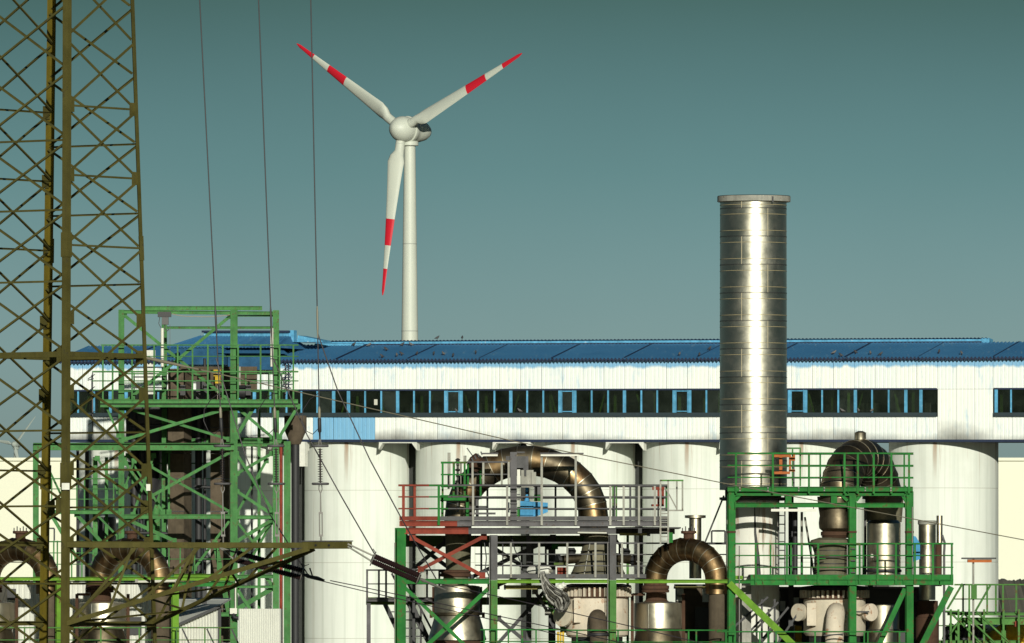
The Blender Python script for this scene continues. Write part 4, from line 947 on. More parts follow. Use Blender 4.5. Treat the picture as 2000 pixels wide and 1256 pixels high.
part(jb, 'box', box(449, 1188, 463, 1199, YT0 - .6, .3), LAMPW); part(jb, 'conduit', sweep([P(460, 1188, YT0 - .5), P(460, 1150, YT0 - .5), P(461, 1130, YT0 - .5)], .05, 6), LAMPW, 50)
part(jb, 'socket', sweep([P(455, 1200, YT0 - .6), P(458, 1206, YT0 - .7), P(467, 1208, YT0 - .7)], .11, 8), DARK, 50)
# ================================================================== centre platform with the large arch
YC = 300.0; YB_ = 304.6
cp = thing('pipe_platform', 'two level steel platform with red and grey railings under the large arch', 'steel platform', (P(1000, 0, YC).x, YC, 0))
def cm(name, a, b_, w_, mat, Y=YC, kind='I', d=.2, Yb=None, rot=0, lab=None): return mem(cp, name, a, b_, w_, mat, Y, kind, d=d, Yb=Yb, rot=rot, label=lab)
GR = 1988
cm('column', (782, GR), (782, 1031), 18, GREEN, YC, 'H', .3, rot=14)
cm('column', (964, 1133), (964, 1045), 13, GREY, YC, 'H', .22, rot=12); cm('column', (964, GR), (964, 1133.2), 13, PALEG, YC, 'H', .22, rot=12)
cm('column', (1196, 1133), (1196, 1045), 13, GREY, YC, 'H', .22, rot=12); cm('column', (1196, GR), (1196, 1133.2), 13, PALEG, YC, 'H', .22, rot=12)
cm('column', (1310, 1060), (1310, 1040), 8, GREEN, YC + .5, 'H')
for x, w_, mt in ((808, 5, DARK), (1033, 10, GREY), (1078, 14, DARK), (1252, 8, GREY), (1226, 5, PALEG)): cm('rear_column', (x, GR), (x, 1046), w_, mt, YB_, 'H')
# top deck edge, toe boards and beams
cm('toe_board', (780, 1012.5), (857, 1012.5), 8, RED, YC - .06, 'box', .02, lab='red painted toe board'); cm('toe_board', (857, 1012.5), (1305, 1012.5), 8, GREY, YC - .06, 'box', .02)
cm('edge_beam', (780, 1023), (893, 1023), 10, RED, YC, 'I', .12, lab='red painted edge beam'); cm('edge_beam', (893, 1023), (1305, 1023), 10, GREY, YC, 'I', .12)
deck(cp, 781, 1306, 1017, 1019, YC + .02, 5.0, DARK); deck(cp, 1203, 1330, 1029.5, 1032, YC + .15, 4.2, DARK)
cm('main_beam', (788, 1037), (915, 1037), 12, RED, YC - .02, 'I', .2, lab='red painted main beam'); cm('main_beam', (915, 1037), (1203, 1037), 12, GREY, YC - .02, 'I', .2)
cm('main_beam', (1203, 1037), (1318, 1037), 9, GREY, YC + 1.5, 'I'); cm('main_beam', (788, 1038), (1318, 1038), 10, DARK, YB_ - .3, 'I')
for x in (800, 870, 984, 1090, 1150, 1250): part(cp, 'cross_beam', beam(P(x, 1036, YC + .15), P(x, 1036, YB_), .12, .18, 'box', face=(0, 0, 1)), DARK)
cm('concrete_beam', (790, 1057), (1152, 1057), 22, MOSS, YB_ + 1.2, 'box', .3); cm('concrete_beam', (715, 1174), (1075, 1174), 15, MOSS, YB_ + 1.0, 'box', .3)
# top railing
for x0, x1, mt in ((778, 838, RED), (838, 875, GREEN), (875, 1305, GREY)): rails(cp, x0, x1, (948, 970.5, 993.5), mt, YC - .1, 4)
posts(cp, (788,), 948, 1026, RED, YC - .1, 5.5); posts(cp, (857,), 948, 1026, GREEN, YC - .1, 5); posts(cp, (924, 990.5, 1192, 1218, 1248, 1279), 948, 1026, PGREY, YC - .1, 4.2)
posts(cp, (1058, 1124.5), 886, 1026, PGREY, YC - .12, 4.4)
rails(cp, 862, 1300, (950, 973, 995), DARK, YB_ - .1, 3.6); posts(cp, (810,), 950, 1018, RED, YB_ - .1, 5); posts(cp, (952, 1085, 1131, 1200, 1231), 950, 1018, DARK, YB_ - .1, 4)
posts(cp, (1197, 1204), 950, 1018, PALEG, YB_ - 2, 3)
# raised green guard and box at the left
rails(cp, 861, 912, (903.5, 927, 950), GREEN, YC + .5, 4); posts(cp, (864.5, 886, 907.5), 903, 968, GREEN, YC + .5, 4); cm('guard_bend', (914, 906), (914, 947), 4, GREEN, YC + .5, 'o8', .06)
rails(cp, 912, 992, (902.5, 926.5), GREY, YC + .3, 3.6); posts(cp, (923, 944, 980, 993.5), 902, 950, PGREY, YC + .3, 4); posts(cp, (938,), 905, 975, GREEN, YC + 1.6, 5)
cm('box_beam', (860, 973), (916, 973), 12, GREEN, YC + .5, 'I'); cm('box_post', (864, 1010), (864, 968), 5, GREEN, YC + .5); cm('box_post', (913, 1010), (913, 968), 6, GREEN, YC + .5)
cm('bracket_frame', (915, 990), (950, 990), 4, GREY, YC + 1.5, 'box', .06); cm('bracket_frame', (915, 1003), (968, 1003), 4, GREY, YC + 1.2, 'box', .06); cm('bracket_frame', (932, 1010), (932, 970), 6, GREY, YC + 1.5, 'box', .06)
# ladder gate at the right end
for x, y1 in ((1290, 1062), (1305, 1062)): cm('gate_stile', (x, y1), (x, 938), 3.4, PGREY, YC - .15, 'U', .05)
cm('gate_top', (1289, 938.5), (1335, 938.5), 3.2, PALEG, YC - .15, 'U', .05); cm('gate_bottom', (1292, 997), (1335, 997), 3, PGREY, YC + .3, 'U', .05); cm('gate_stile', (1333, 997), (1333, 938), 3.4, PGREY, YC + .3, 'U', .05); cm('gate_stile', (1322, 997), (1322, 938), 3, PGREY, YC + .8, 'U', .05)
cm('gate_brace', (1301, 955), (1322, 994), 2.6, PGREY, YC + .6, 'box', .04); cm('gate_stile', (1302, 997), (1302, 946), 5, GREEN, YC + .7, 'U', .05)
cm('ladder_rung', (1290, 1003), (1305, 1003), 2, PGREY, YC - .15, 'o6', .03); 
for y in range(1012, 1064, 9): cm('ladder_rung', (1290, y), (1305, y), 2, PGREY, YC - .15, 'o6', .03)
# X braces
for (a_, b_, w_, mt, Y) in (((806, 1050), (942, 1124), 7, RED, YC + .05), ((822, 1112), (945, 1048), 7, RED, YC + .18), ((790, 1045), (902, 1128), 8, DARK, YB_), ((800, 1118), (872, 1056), 8, DARK, YB_ - .2), ((920, 1128), (1080, 1050), 8, DARK, YB_), ((935, 1052), (1040, 1118), 8, DARK, YB_ - .2),
        ((788, 1145), (910, 1262), 7, GREEN, YC + .05), ((958, 1146), (832, 1262), 8, GREEN, YC + .2), ((970, 1145), (1062, 1105), 6, GREY, YB_), ((973, 1208), (1035, 1260), 7, DARK, YB_ - .3), ((968, 1262), (1066, 1152), 7, DARK, YB_ - .2), ((1045, 1155), (1070, 1196), 6, PGREY, YB_ - .1), ((1200, 1050), (1260, 1130), 5, DARK, YB_), ((1066, 1168), (1100, 1230), 7, PALEG, YC + 3)):
    cm('brace', a_, b_, w_, mt, Y, 'L', .1)
    for q in (a_, b_):
        if q[1] < 1256: part(cp, 'gusset_plate', box(q[0] - 6, q[1] - 6, q[0] + 6, q[1] + 6, Y - .03, .02), mt)
# middle deck
cm('mid_beam', (789, 1135.5), (957, 1135.5), 10, GREEN, YC, 'I', .16); cm('mid_beam', (971, 1135.5), (1189, 1135.5), 7, LIME, YC - .02, 'I', .16); cm('mid_beam', (1203, 1135.5), (1421, 1135.5), 7, LIME, YC - .02, 'I', .16)
cm('toe_board', (971, 1125.5), (1189, 1125.5), 8, GREY, YC + .05, 'box', .03); cm('toe_board', (1203, 1125.5), (1262, 1125.5), 8, GREY, YC + .05, 'box', .03)
deck(cp, 930, 1262, 1127.5, 1130, YC + .1, 4.6, DARK); deck(cp, 789, 958, 1131, 1133, YC + 2.8, 2, DARK)
rails(cp, 970, 1190, (1060, 1082.5, 1105), GREY, YC + .02, 3.4); posts(cp, (998, 1053, 1108, 1163), 1060, 1128, PGREY, YC - .02, 4); rails(cp, 1203, 1262, (1061, 1083, 1105.5), GREY, YC + .02, 3.4); posts(cp, (1215, 1247), 1061, 1128, PGREY, YC - .02, 4)
rails(cp, 928, 1080, (1060, 1082, 1104), DARK, YB_, 3); posts(cp, (940, 1019, 1040, 1066, 1210), 1060, 1128, DARK, YB_, 4)
rails(cp, 1203, 1420, (1061, 1083), DARK, YB_, 3.2); rails(cp, 938, 1100, (1230, 1253), GREEN, YC - .3, 2.8); rails(cp, 1100, 1420, (1231, 1254), GREEN, YC - .4, 2.8)
posts(cp, (946, 970, 993, 1020, 1047, 1127, 1207, 1345, 1360, 1417), 1230, 1300, GREEN, YC - .35, 3)
# side landing with stairs at the left (rear)
YS = YB_ + .9
cm('landing_beam', (715, 1172), (880, 1172), 6, GREY, YS - .3, 'I'); cm('landing_column', (720, GR), (720, 1178), 8, GREY, YS - .2, 'H')
rails(cp, 715, 880, (1113.5, 1140.5), GREY, YS - .35, 3.2); posts(cp, (717, 740, 754, 834, 858, 878), 1113, 1172, GREY, YS - .35, 4); deck(cp, 715, 880, 1168, 1170, YS - .3, 1.2, DARK)
for dx in (0, 52):
    cm('stair_string', (752 + dx, 1180), (846 + dx, 1380), 9, DARK, YS - .3, 'box', .05)
for i in range(12): cm('stair_tread', (762 + i * 8, 1195 + i * 16), (804 + i * 8, 1195 + i * 16), 2.4, GREY, YS - .3, 'box', .25)
for a_, b_ in (((765, 1120), (838, 1262)), ((790, 1128), (860, 1262)), ((822, 1190), (822, 1300)), ((850, 1190), (850, 1300))): cm('stair_rail', a_, b_, 4, GREY, YS - .5, 'o6', .06)
# --- large arch
YA = 302.2
ar = thing('large_pipe_arch', 'large dark brown pipe arch spanning the railed platform', 'pipe', (P(1028, 0, YA).x, YA, P(0, 1128, YA).z))
gores(ar, (1028, 1010), 131, 29, YA, -8, 15, [STEELD, STEELD, STEELB], 180, 0, rz=111)
ua = math.tan(R(-8)) * 131 * k(YA); YAl, YAr = YA - ua, YA + ua
rev(ar, 'left_leg', 895, YAl, [(28, 1010), (26, 1030), (24, 1118)], DULLC, 32); rev(ar, 'leg_flange', 890, YAl, [(25, 1113), (30, 1114), (30, 1118), (28, 1119), (30, 1120), (30, 1126), (24, 1127)], RUST, 32)
rev(ar, 'right_leg', 1160, YAr, [(28, 1010), (28, 1046)], STEELB, 32)
part(ar, 'inspection_cap', sweep([P(922, 915, YA - .9), P(930, 903, YA - .95), P(938, 894, YA - 1.0)], [.22, .26, .22], 14), RUST, 40)
part(ar, 'cap_handle', beam(P(925, 893, YA - .9), P(912, 875, YA - .9), .035), DARK)
for q in range(5): part(ar, 'cap_bolt', beam(P(918 + q * 6, 905 - q * 4, YA - 1.2), P(915 + q * 6, 898 - q * 4, YA - 1.2), .045), DARK)
# mast with boxes on the platform
ms_ = thing('cable_mast', 'grey steel mast with stacked boxes in the middle of the arch', 'mast', tuple(P(1003, 1018, YC + .5)))
part(ms_, 'mast', beam(P(1003, 1018, YC + .5), P(1003, 883, YC + .5), 13 * k(YC), .16, 'H'), GREY)
for (x0, y0, x1, y1, mt) in ((1009, 891, 1026, 914, GREY), (1022, 891, 1032, 918, GREY), (988, 891, 997, 899, GREY), (1009, 882, 1025, 885, GREY), (1018, 918, 1042, 952, PGREY), (1010, 917, 1016, 946, LAMPW), (1038, 922, 1047, 948, PGREY), (1024, 918, 1028, 930, DARK)): part(ms_, 'box', box(x0, y0, x1, y1, YC + .45 + random.uniform(.0, .1), .2), mt)
for y in (960, 984, 1007): part(ms_, 'clamp', box(996, y - 1.2, 1010, y + 1.2, YC + .38, .06), DARK)
for y in (952, 965, 975): part(ms_, 'step', box(1010, y, 1016, y + 2, YC + .5, .1), DARK)
# blue actuator
ba = thing('valve_actuator', 'bright blue valve actuator box behind the platform railing', 'actuator', tuple(P(1040, 1018, YC + 1.4)))
A = [P(1016, 1009, YC + 1.2), P(1044, 1010, YC + 1.2), P(1070, 1000, YC + 1.2), P(1070, 982, YC + 1.2), P(1045, 980, YC + 1.2), P(1016, 979, YC + 1.2)]; B = [p + V((0, .6, 0)) for p in A]; n = 6
part(ba, 'housing', (A + B, [tuple(range(n)), tuple(range(n, 2 * n))[::-1]] + [(i, n + i, n + (i + 1) % n, (i + 1) % n) for i in range(n)]), BLUEP)
part(ba, 'front_cover', box(1016, 981, 1042, 1006, YC + 1.12, .08), BLUEP); part(ba, 'side_cover', box(989, 981, 995, 1001, YC + 1.3, .3), BLUEP)
part(ba, 'stem', sweep([P(1029, 979, YC + 1.4), P(1029, 972, YC + 1.4), P(1029, 952, YC + 1.4)], [.10, .05, .05], 12), BLUEP, 40); part(ba, 'ring', sweep([P(1026, 964, YC + 1.4), P(1032, 963, YC + 1.4)], .06, 10), DARK, 40)
part(ba, 'motor', box(1043, 951, 1057, 966, YC + 1.3, .3), BLACK); part(ba, 'coupling', box(1043, 966, 1057, 979, YC + 1.35, .3), GREEN); part(ba, 'base', box(1010, 990, 1016, 1010, YC + 1.3, .2), GREEN)
# white control device on the left
wd = thing('sensor_cluster', 'small silvery valve cluster behind the raised green guard rail', 'valve', tuple(P(893, 1000, YC + 2)))
part(wd, 'vane', box(874, 884, 880, 955, YC + 2.0, .06), PGREY); part(wd, 'stem', sweep([P(894, 1000, YC + 2), P(894, 900, YC + 2)], .04, 8), GALV, 40)
for y, r_ in ((898, .09), (908, .06), (918, .11), (930, .07), (940, .10)): part(wd, 'fitting', sweep([P(894, y - 3, YC + 2), P(894, y, YC + 2), P(894, y + 3, YC + 2)], [.03, r_, .03], 12), GALV, 50)
for x in (887, 900): part(wd, 'pipe', sweep([P(x, 945, YC + 2), P(x, 905, YC + 2), P(894, 900, YC + 2)], .03, 8), GALV, 50)
part(wd, 'plate', box(905, 890, 911, 902, YC + 2, .05), PGREY)
# lamps on the platform
for (x0, x1, y, lab) in ((1056, 1139, 886.5, 'long white tube lamp on two posts above the right side of the arch'), (942, 972, 886.5, 'short white tube lamp at the left shoulder of the arch')):
    lt = thing('tube_lamp', lab, 'lamp', tuple(P((x0 + x1) / 2, y, YC - .2)), 'tube lamps on the centre platform')
    part(lt, 'housing', box(x0, y + .5, x1, y + 4.5, YC - .28, .16), LAMPW); part(lt, 'reflector', box(x0 - 1, y - 2.2, x1 + 1, y + .3, YC - .32, .24), GREY)
lt = thing('tube_lamp', 'thin white tube lamp on the grey main beam right of the arch', 'lamp', tuple(P(1156, 1041, YC - .2))); part(lt, 'tube', beam(P(1128, 1040, YC - .18), P(1185, 1041, YC - .18), .06, .06, 'o8'), LAMPW, 40); part(lt, 'holder', box(1128, 1036.5, 1185, 1038.5, YC - .2, .06), GREY)
lt = thing('tube_lamp', 'dull yellow tube lamp under the middle deck beside the hanging rag', 'lamp', tuple(P(1020, 1147, YC + .5))); part(lt, 'housing', box(987, 1143, 1062, 1151, YC + .6, .15), LSTRIP); part(lt, 'end', box(984, 1142, 988, 1152, YC + .58, .2), DARK)
lt = thing('tube_lamp', 'yellowish lamp strip under the short right deck near the gate', 'lamp', tuple(P(1240, 1044, YC + 1))); part(lt, 'housing', box(1210, 1041, 1264, 1046, YC + 1.2, .15), LSTRIP); part(lt, 'end', box(1264, 1041, 1270, 1047, YC + 1.18, .18), DARK)
# orange stand at the gate
og = thing('sampling_stand', 'small orange red stand behind the platform ladder gate', 'stand', tuple(P(1288, 1018, YC + 2)))
part(og, 'head', box(1274, 951, 1298, 957, YC + 2, .2), RED); part(og, 'stem', box(1284, 957, 1288, 985, YC + 2.05, .1), RED); part(og, 'bracket', box(1292, 957, 1297, 985, YC + 2.05, .1), RED); part(og, 'foot', box(1272, 985, 1297, 989, YC + 2, .2), RED); part(og, 'leg', box(1284, 989, 1287, 1018, YC + 2.05, .1), DARK)
# --- drum under left leg
def ring_ribs(t, cx, Y, r_, y0, y1, n, mat):
    c_ = P(cx, 0, Y); S = k(Y)
    for i in range(n):
        a_ = 2 * math.pi * (i + .5) / n; 
        if math.sin(a_) > .35: continue
        d = V((math.cos(a_), math.sin(a_), 0)); tdir = V((-d.y, d.x, 0)); z0, z1 = P(0, y1, Y).z, P(0, y0, Y).z
        part(t, 'rib', boxc(c_ * 1 + d * r_ * S + V((0, 0, (z0 + z1) / 2 - c_.z)), d * .07, tdir * .03, (0, 0, (z1 - z0) / 2)), mat)
dr = thing('drum_vessel', 'polished steel drum with flared cone below the left arch leg', 'vessel', (P(893, 0, YAl).x, YAl, 0))
rev(dr, 'neck', 890, YAl, [(24, 1126), (25, 1142), (30, 1144)], DULLC, 32); rev(dr, 'drum', 893, YAl, [(30, 1143), (44, 1145), (45, 1147), (45, 1196), (43, 1197)], STEEL, 56)
rev(dr, 'rim', 893, YAl, [(45, 1196), (51, 1197), (51, 1201), (44, 1202)], STEELD, 48); rev(dr, 'cone', 893, YAl, [(43, 1201), (45, 1206), (57, 1248), (57, 1250)], STEEL, 56); rev(dr, 'base_ring', 893, YAl, [(57, 1250), (52, 1252), (52, GR)], RUST, 48)
for s in (-1, 1): mem(dr, 'lug', (893 + s * 51, 1207), (893 + s * 51, 1196), 6, RUST, YAl); mem(dr, 'side_post', (893 + s * 47, 1200), (893 + s * 47, 1146), 4, RUST, YAl + .1)
# --- cone and tank under right leg
tk = thing('reactor_tank', 'cream tank with ribbed rim and dull cone below the right arch leg', 'tank', (P(1166, 0, YAr - .3).x, YAr - .3, 0)); YR = YAr - .3
rev(tk, 'cone', 1168, YR, [(26, 1044), (30, 1062), (33, 1078), (44, 1100), (55, 1126)], DULLC, 48)
for y, r_ in ((1063, 31), (1077, 33.5), (1098, 43.5), (1119, 52.5)): rev(tk, 'band', 1168, YR, [(r_ - .5, y - 1), (r_ + .8, y - .6), (r_ + .8, y + .6), (r_ - .5, y + 1)], DARK, 48)
mem(tk, 'cone_seam', (1141, 1122), (1152, 1062), 1.6, PGREY, YR - .85, 'box', Yb=YR - .52); mem(tk, 'cone_seam', (1158, 1122), (1155, 1078), 2.6, DARK, YR - .95, 'box', Yb=YR - .62)
for a_, b_, r_ in (((1142, 1090), (1094, 1094), 9), ((1196, 1088), (1236, 1094), 9)):
    part(tk, 'nozzle', sweep([P(*a_, YR - .1), P(*b_, YR - .5)], r_ * k(YR), 20), STEELD, 40); part(tk, 'nozzle_flange', sweep([P(*b_, YR - .5), P(b_[0] + (6 if b_[0] > 1168 else -6), b_[1] + 1, YR - .54)], 11.5 * k(YR), 20), DARK, 40)
for x, y in ((1116, 1076), (1222, 1077)): part(tk, 'valve', sweep([P(x, y + 8, YR - .4), P(x, y, YR - .4), P(x, y - 6, YR - .4)], [.12, .16, .10], 10), DARK, 40)
rev(tk, 'rim_plate', 1166, YR, [(50, 1140), (66, 1143), (68, 1146), (62, 1148)], DARK, 48); rev(tk, 'rim_drum', 1166, YR, [(60, 1147), (60, 1165), (67, 1165.5), (67, 1167)], RUST, 48); ring_ribs(tk, 1166, YR, 63.5, 1147, 1165, 40, CREAM)
rev(tk, 'shell', 1166, YR, [(60, 1167), (60.5, 1169), (60.5, 1240), (56, 1244)], CREAM, 56); rev(tk, 'skirt', 1166, YR, [(50, 1244), (50, GR)], DARK, 40)
part(tk, 'side_nozzle', sweep([P(1118, 1205, YR - .3), P(1100, 1203, YR - .75)], 16 * k(YR), 24), CREAM, 40); part(tk, 'blind_flange', sweep([P(1102, 1203, YR - .74), P(1098, 1202.5, YR - .84)], 21 * k(YR), 28), CREAM, 40)
part(tk, 'hatch_frame', box(1121, 1168, 1134, 1216, YR - 1.0, .1), CREAM)
part(tk, 'elbow_pipe', sweep([P(1166, 1212, YR - .9), P(1167, 1207, YR - 1.25), P(1168, 1214, YR - 1.5), P(1169, 1232, YR - 1.6), P(1169, 1500, YR - 1.6)], [17 * k(YR)] * 5, 28), BROWN, 45)
rev(tk, 'elbow_flange', 1169, YR - 1.6, [(19, 1236), (22, 1237), (22, 1241), (19, 1242)], DARK, 28)
# --- small things on the middle deck
wb_ = thing('white_barrel', 'white barrel lying on the middle deck above the hanging rag', 'barrel', tuple(P(1052, 1122, YC + .6)))
part(wb_, 'barrel', sweep([P(1033, 1114, YC + .9), P(1036, 1114, YC + .85), P(1072, 1114, YC + .5), P(1074, 1114, YC + .48)], [.10, .135, .135, .11], 20), WHITEP, 40); part(wb_, 'strap', sweep([P(1047, 1114, YC + .75), P(1049, 1114, YC + .73)], .139, 20), DARK, 40); part(wb_, 'bung', sweep([P(1074, 1115, YC + .48), P(1078, 1115, YC + .44)], .06, 12), PGREY, 40)
rd = thing('red_hose_reel', 'small red ribbed cylinder beside the dull cone on the middle deck', 'hose reel', tuple(P(1097, 1122, YC + .8)))
for i, x in enumerate((1091, 1097, 1103)): part(rd, 'cylinder', sweep([P(x, 1123, YC + .8), P(x, 1108, YC + .8)], .052, 12), RED, 40)
part(rd, 'cap', box(1082, 1099, 1107, 1104, YC + .7, .3), MOSS)
m, t, b = newmat('grey_rag'); c = mixc(t, noise(t, 4, 6, rough=.7), (.24, .235, .215), (.55, .53, .48)); t.links.new(c, b.inputs['Base Color']); b.inputs['Roughness'].default_value = .9; RAG = m
path = [(1059, 1118, 3), (1060, 1126, 4.5), (1063, 1134, 6), (1067, 1142, 8), (1072, 1150, 11), (1079, 1157, 15), (1087, 1163, 19), (1093, 1170, 20), (1096, 1178, 17), (1096, 1186, 11), (1094, 1192, 5)]
vs_, fs = [], []; nn_ = 44; ph = [random.uniform(0, 6.28) for _ in range(nn_)]
for i, (x, y, wd_) in enumerate(path):
    for j in range(nn_):
        f = j / (nn_ - 1) - .5; z_ = wd_ * (.012 * math.sin(j * 1.45 + i * .35) + .007 * math.sin(j * 3.1 - i * .8)) + random.uniform(-.02, .02)
        q = P(x + f * 2 * wd_ + 1.2 * math.sin(i * 1.7 + ph[j]), y + (2 + .35 * i) * math.sin(j * .55 + i * .4) + random.uniform(-1, 1) - f * .5 * wd_, YC - .3); q.y += z_; vs_.append(q)
for i in range(len(path) - 1):
    for j in range(nn_ - 1): fs.append((i * nn_ + j, i * nn_ + j + 1, (i + 1) * nn_ + j + 1, (i + 1) * nn_ + j))
rg = solo('hanging_rag', 'crumpled grey plastic rag hanging over the middle deck edge', 'rag', (vs_, fs), RAG, P(1080, 1120, YC - .3), smooth=80)
mod = rg.modifiers.new('thickness', 'SOLIDIFY'); mod.thickness = .012
pg = thing('tarpaulin_knot', 'white crumpled plastic bag tied to the middle deck above the rag', 'bag', tuple(P(1096, 1140, YC - .2)))
for (x, y, r_) in ((1094, 1146, 7), (1100, 1143, 6), (1091, 1150, 5)): part(pg, 'fold', sweep([P(x, y + r_, YC - .2), P(x + 2, y + r_ * .4, YC - .25), P(x - 1, y - r_ * .3, YC - .2), P(x + 1, y - r_, YC - .2)], [.02, r_ * .014, r_ * .016, .02], 9), WHITEP, 30)
yb = thing('yellow_barrel', 'yellow container at the bottom edge left of the cream tank', 'container', (P(1085, 0, YC + 1.5).x, YC + 1.5, P(0, 1300, YC).z))
for x in (1088, 1093, 1098): part(yb, 'slat', box(x, 1234, x + 4, 1300, YC + 1.5, .4), YELLOW)
# back equipment between the two platforms
bk = thing('filter_house', 'dark brown filter house behind the browned bend left of the stack', 'machine', (P(1370, 0, 306).x, 306, 0))
part(bk, 'casing', box(1322, 1144, 1424, GR, 306, 3), BROWN); part(bk, 'side_box', box(1358, 1186, 1420, GR, 305.4, .6), DARK); part(bk, 'roof_edge', box(1320, 1141, 1426, 1146, 305.8, 3.3), DARK)
for (x0, y0, x1, y1) in ((1322, 1150, 1335, 1174), (1372, 1150, 1386, 1176), (1322, 1162, 1334, 1166)): part(bk, 'white_panel', box(x0, y0, x1, y1, 305.9, .1), WHITEP)
lt = thing('tube_lamp', 'yellowish lamp strip under the beam inside the browned bend', 'lamp', tuple(P(1352, 1147, YC + 1))); part(lt, 'housing', box(1319, 1145.5, 1386, 1149, YC + 1, .15), LSTRIP); part(lt, 'end', box(1316, 1145, 1319, 1150, YC + .98, .2), DARK)
vp = thing('vent_pipe', 'bright steel vent pipe with flange above the browned bend', 'pipe', (P(1358, 0, 303.5).x, 303.5, P(0, 1130, 303).z))
rev(vp, 'pipe', 1358, 303.5, [(12, 1012), (12, 1130)], STEEL, 28); rev(vp, 'flange', 1358, 303.5, [(11, 1006), (20.5, 1006.5), (20.5, 1011.5), (12, 1012.5)], STEEL, 32)

# ================================================================== the tall steel stack
YK = 303.5
st = thing('steel_stack', 'tall banded stainless steel stack rising above the gallery', 'chimney', (P(1471, 0, YK).x, YK, P(0, 1140, YK).z))
ys = [395, 408, 463, 518, 573, 627.5, 682, 737, 791, 846, 900, 957]
for i, (y0, y1) in enumerate(zip(ys, ys[1:])):
    w0 = 65.0 + .9 * (y0 - 395) / 560
    co = rev(st, 'shell_course', 1471.3, YK, [(w0 + .35, y0), (w0 + .35, y0 + 1.2), (w0, y0 + 1.6), (w0, y1)], STACKM, 96)
    for f in ((.22, .80) if y1 - y0 > 30 else (.5,)):
        y = y0 + (y1 - y0) * f; rev(co, 'strap', 1471.3, YK, [(w0 - .1, y - .55), (w0 + .55, y - .35), (w0 + .55, y + .35), (w0 - .1, y + .55)], STRAPM, 96)
    sx_ = 1447 if i % 2 == 0 else 1498
    dx = (sx_ - 1471.3) / w0; dyy = math.sqrt(1 - dx * dx) * w0 * k(YK)
    part(co, 'vertical_seam', beam(P(sx_, y1, YK) - V((0, dyy, 0)), P(sx_, y0 + 1, YK) - V((0, dyy, 0)), 1.0 * k(YK), .02), STRAPM)
    part(co, 'seam_gap', lathe((P(1471.3, 0, YK).x, YK), [((w0 + .42) * k(YK), P(0, y0 + .5, YK).z), ((w0 + .42) * k(YK), P(0, y0 - .6, YK).z)], 96), DARK, 40)
rev(st, 'top_flange', 1472.5, YK, [(60, 383), (71, 383), (71.5, 384), (71.5, 394.5), (66, 395.5)], PGREY, 96)
part(st, 'flange_clip', box(1508, 383.4, 1511, 395, YK - 1.13, .08), DARK)
rev(st, 'inner_liner', 1472, YK, [(58, 383.2), (58, 420)], DARK, 64)
rev(st, 'bottom_neck', 1471, YK, [(55, 957), (55, 972)], RUST, 64); rev(st, 'base_flange', 1471, YK, [(56, 971), (66, 971.5), (66, 976), (60, 978)], GREY, 64)
rev(st, 'pedestal', 1471, YK, [(51, 978), (51, 1060), (51, 1140), (51, 1260)], PEDM, 64, label='white painted pedestal with rust streaks')
rev(st, 'pedestal_ring', 1471, YK, [(51, 968), (53, 969), (53, 976), (51, 977)], RUST, 64)
rev(st, 'lower_dish', 1471, YK + .3, [(46, 1150), (53, 1155), (53, 1168), (40, 1185), (40, GR)], PGREY, 48)
part(st, 'pedestal_shadow', sweep([P(1474, 990, YK - .862), P(1475, 1040, YK - .862), P(1480, 1090, YK - .855), P(1482, 1125, YK - .85)], [.02, .04, .065, .07], 6), DARK, 50)  # dark strip standing in for a shadow cast down the pedestal
mem(st, 'guy_strut', (1376, 1062), (1414, 968), 3.4, GREY, YK - .2, 'o8'); mem(st, 'skirt_plate', (1420, 1130), (1420, 976), 2.6, PGREY, YK, 'box', d=1.2)

# ================================================================== right platform
rpf = thing('stack_platform', 'bright green two level steel platform beside the stack base', 'steel platform', (P(1640, 0, YC).x, YC, 0))
def gm(name, a, b_, w_, mat=GREEN, Y=YC, kind='I', d=.2, Yb=None, rot=0): return mem(rpf, name, a, b_, w_, mat, Y, kind, d=d, Yb=Yb, rot=rot)
for x, w_, y in ((1428.5, 14, 952), (1664.5, 14, 968), (1776, 14, 960)):
    gm('column', (x, 1037), (x, y), w_, GREEN, YC + .12, 'H', .22, rot=10); gm('column_splice', (x, 1041), (x, 1037), w_ + 1, RUST, YC + .1, 'H', .24, rot=10); gm('column', (x, GR), (x, 1041), w_, GREEN, YC + .12, 'H', .22, rot=10)
for x in (1458, 1545, 1700): gm('rear_column', (x, GR), (x, 965), 10, DARK if x > 1500 else GREEN2, YB_, 'H')
deck(rpf, 1422, 1782, 950.5, 953, YC + .02, 4.5, DARK); gm('edge_beam', (1421, 955.5), (1783, 955.5), 9, GREEN, YC - .05, 'I', .14); gm('under_beam', (1432, 965), (1780, 965), 7, GREEN, YC + .1, 'I', .14); gm('cross_beam', (1435, 986.5), (1657, 986.5), 9, GREEN, YC + .12, 'I', .16); gm('cross_beam', (1671, 987), (1770, 987), 9, GREEN, YC + .12, 'I', .16)
gm('rear_beam', (1422, 958), (1770, 958), 12, DARK, YB_ - .2, 'I')
for x in (1436.5, 1656.5, 1672.5, 1768.5):
    for y in (955.5, 987, 1137):
        if x > 1440 or y != 1137: gm('end_plate', (x, y + 7), (x, y - 7), 2.2, GREEN, YC + .02, 'box', .2)
for x in (1445, 1500, 1560, 1610, 1690, 1740):
    for y in (953, 958): part(rpf, 'bolt', boxc(P(x, y, YC - .13), (.022, 0, 0), (0, .015, 0), (0, 0, .022)), HARDW)
for x in (1490, 1555, 1620, 1700, 1765, 1835): gm('web_stiffener', (x, 1142), (x, 1132.5), 2, GREEN, YC - .09, 'box', .08)
for x in (1540, 1629): gm('hanger', (x, 982), (x, 968), 12, GREEN, YC + .12, 'box', .1)
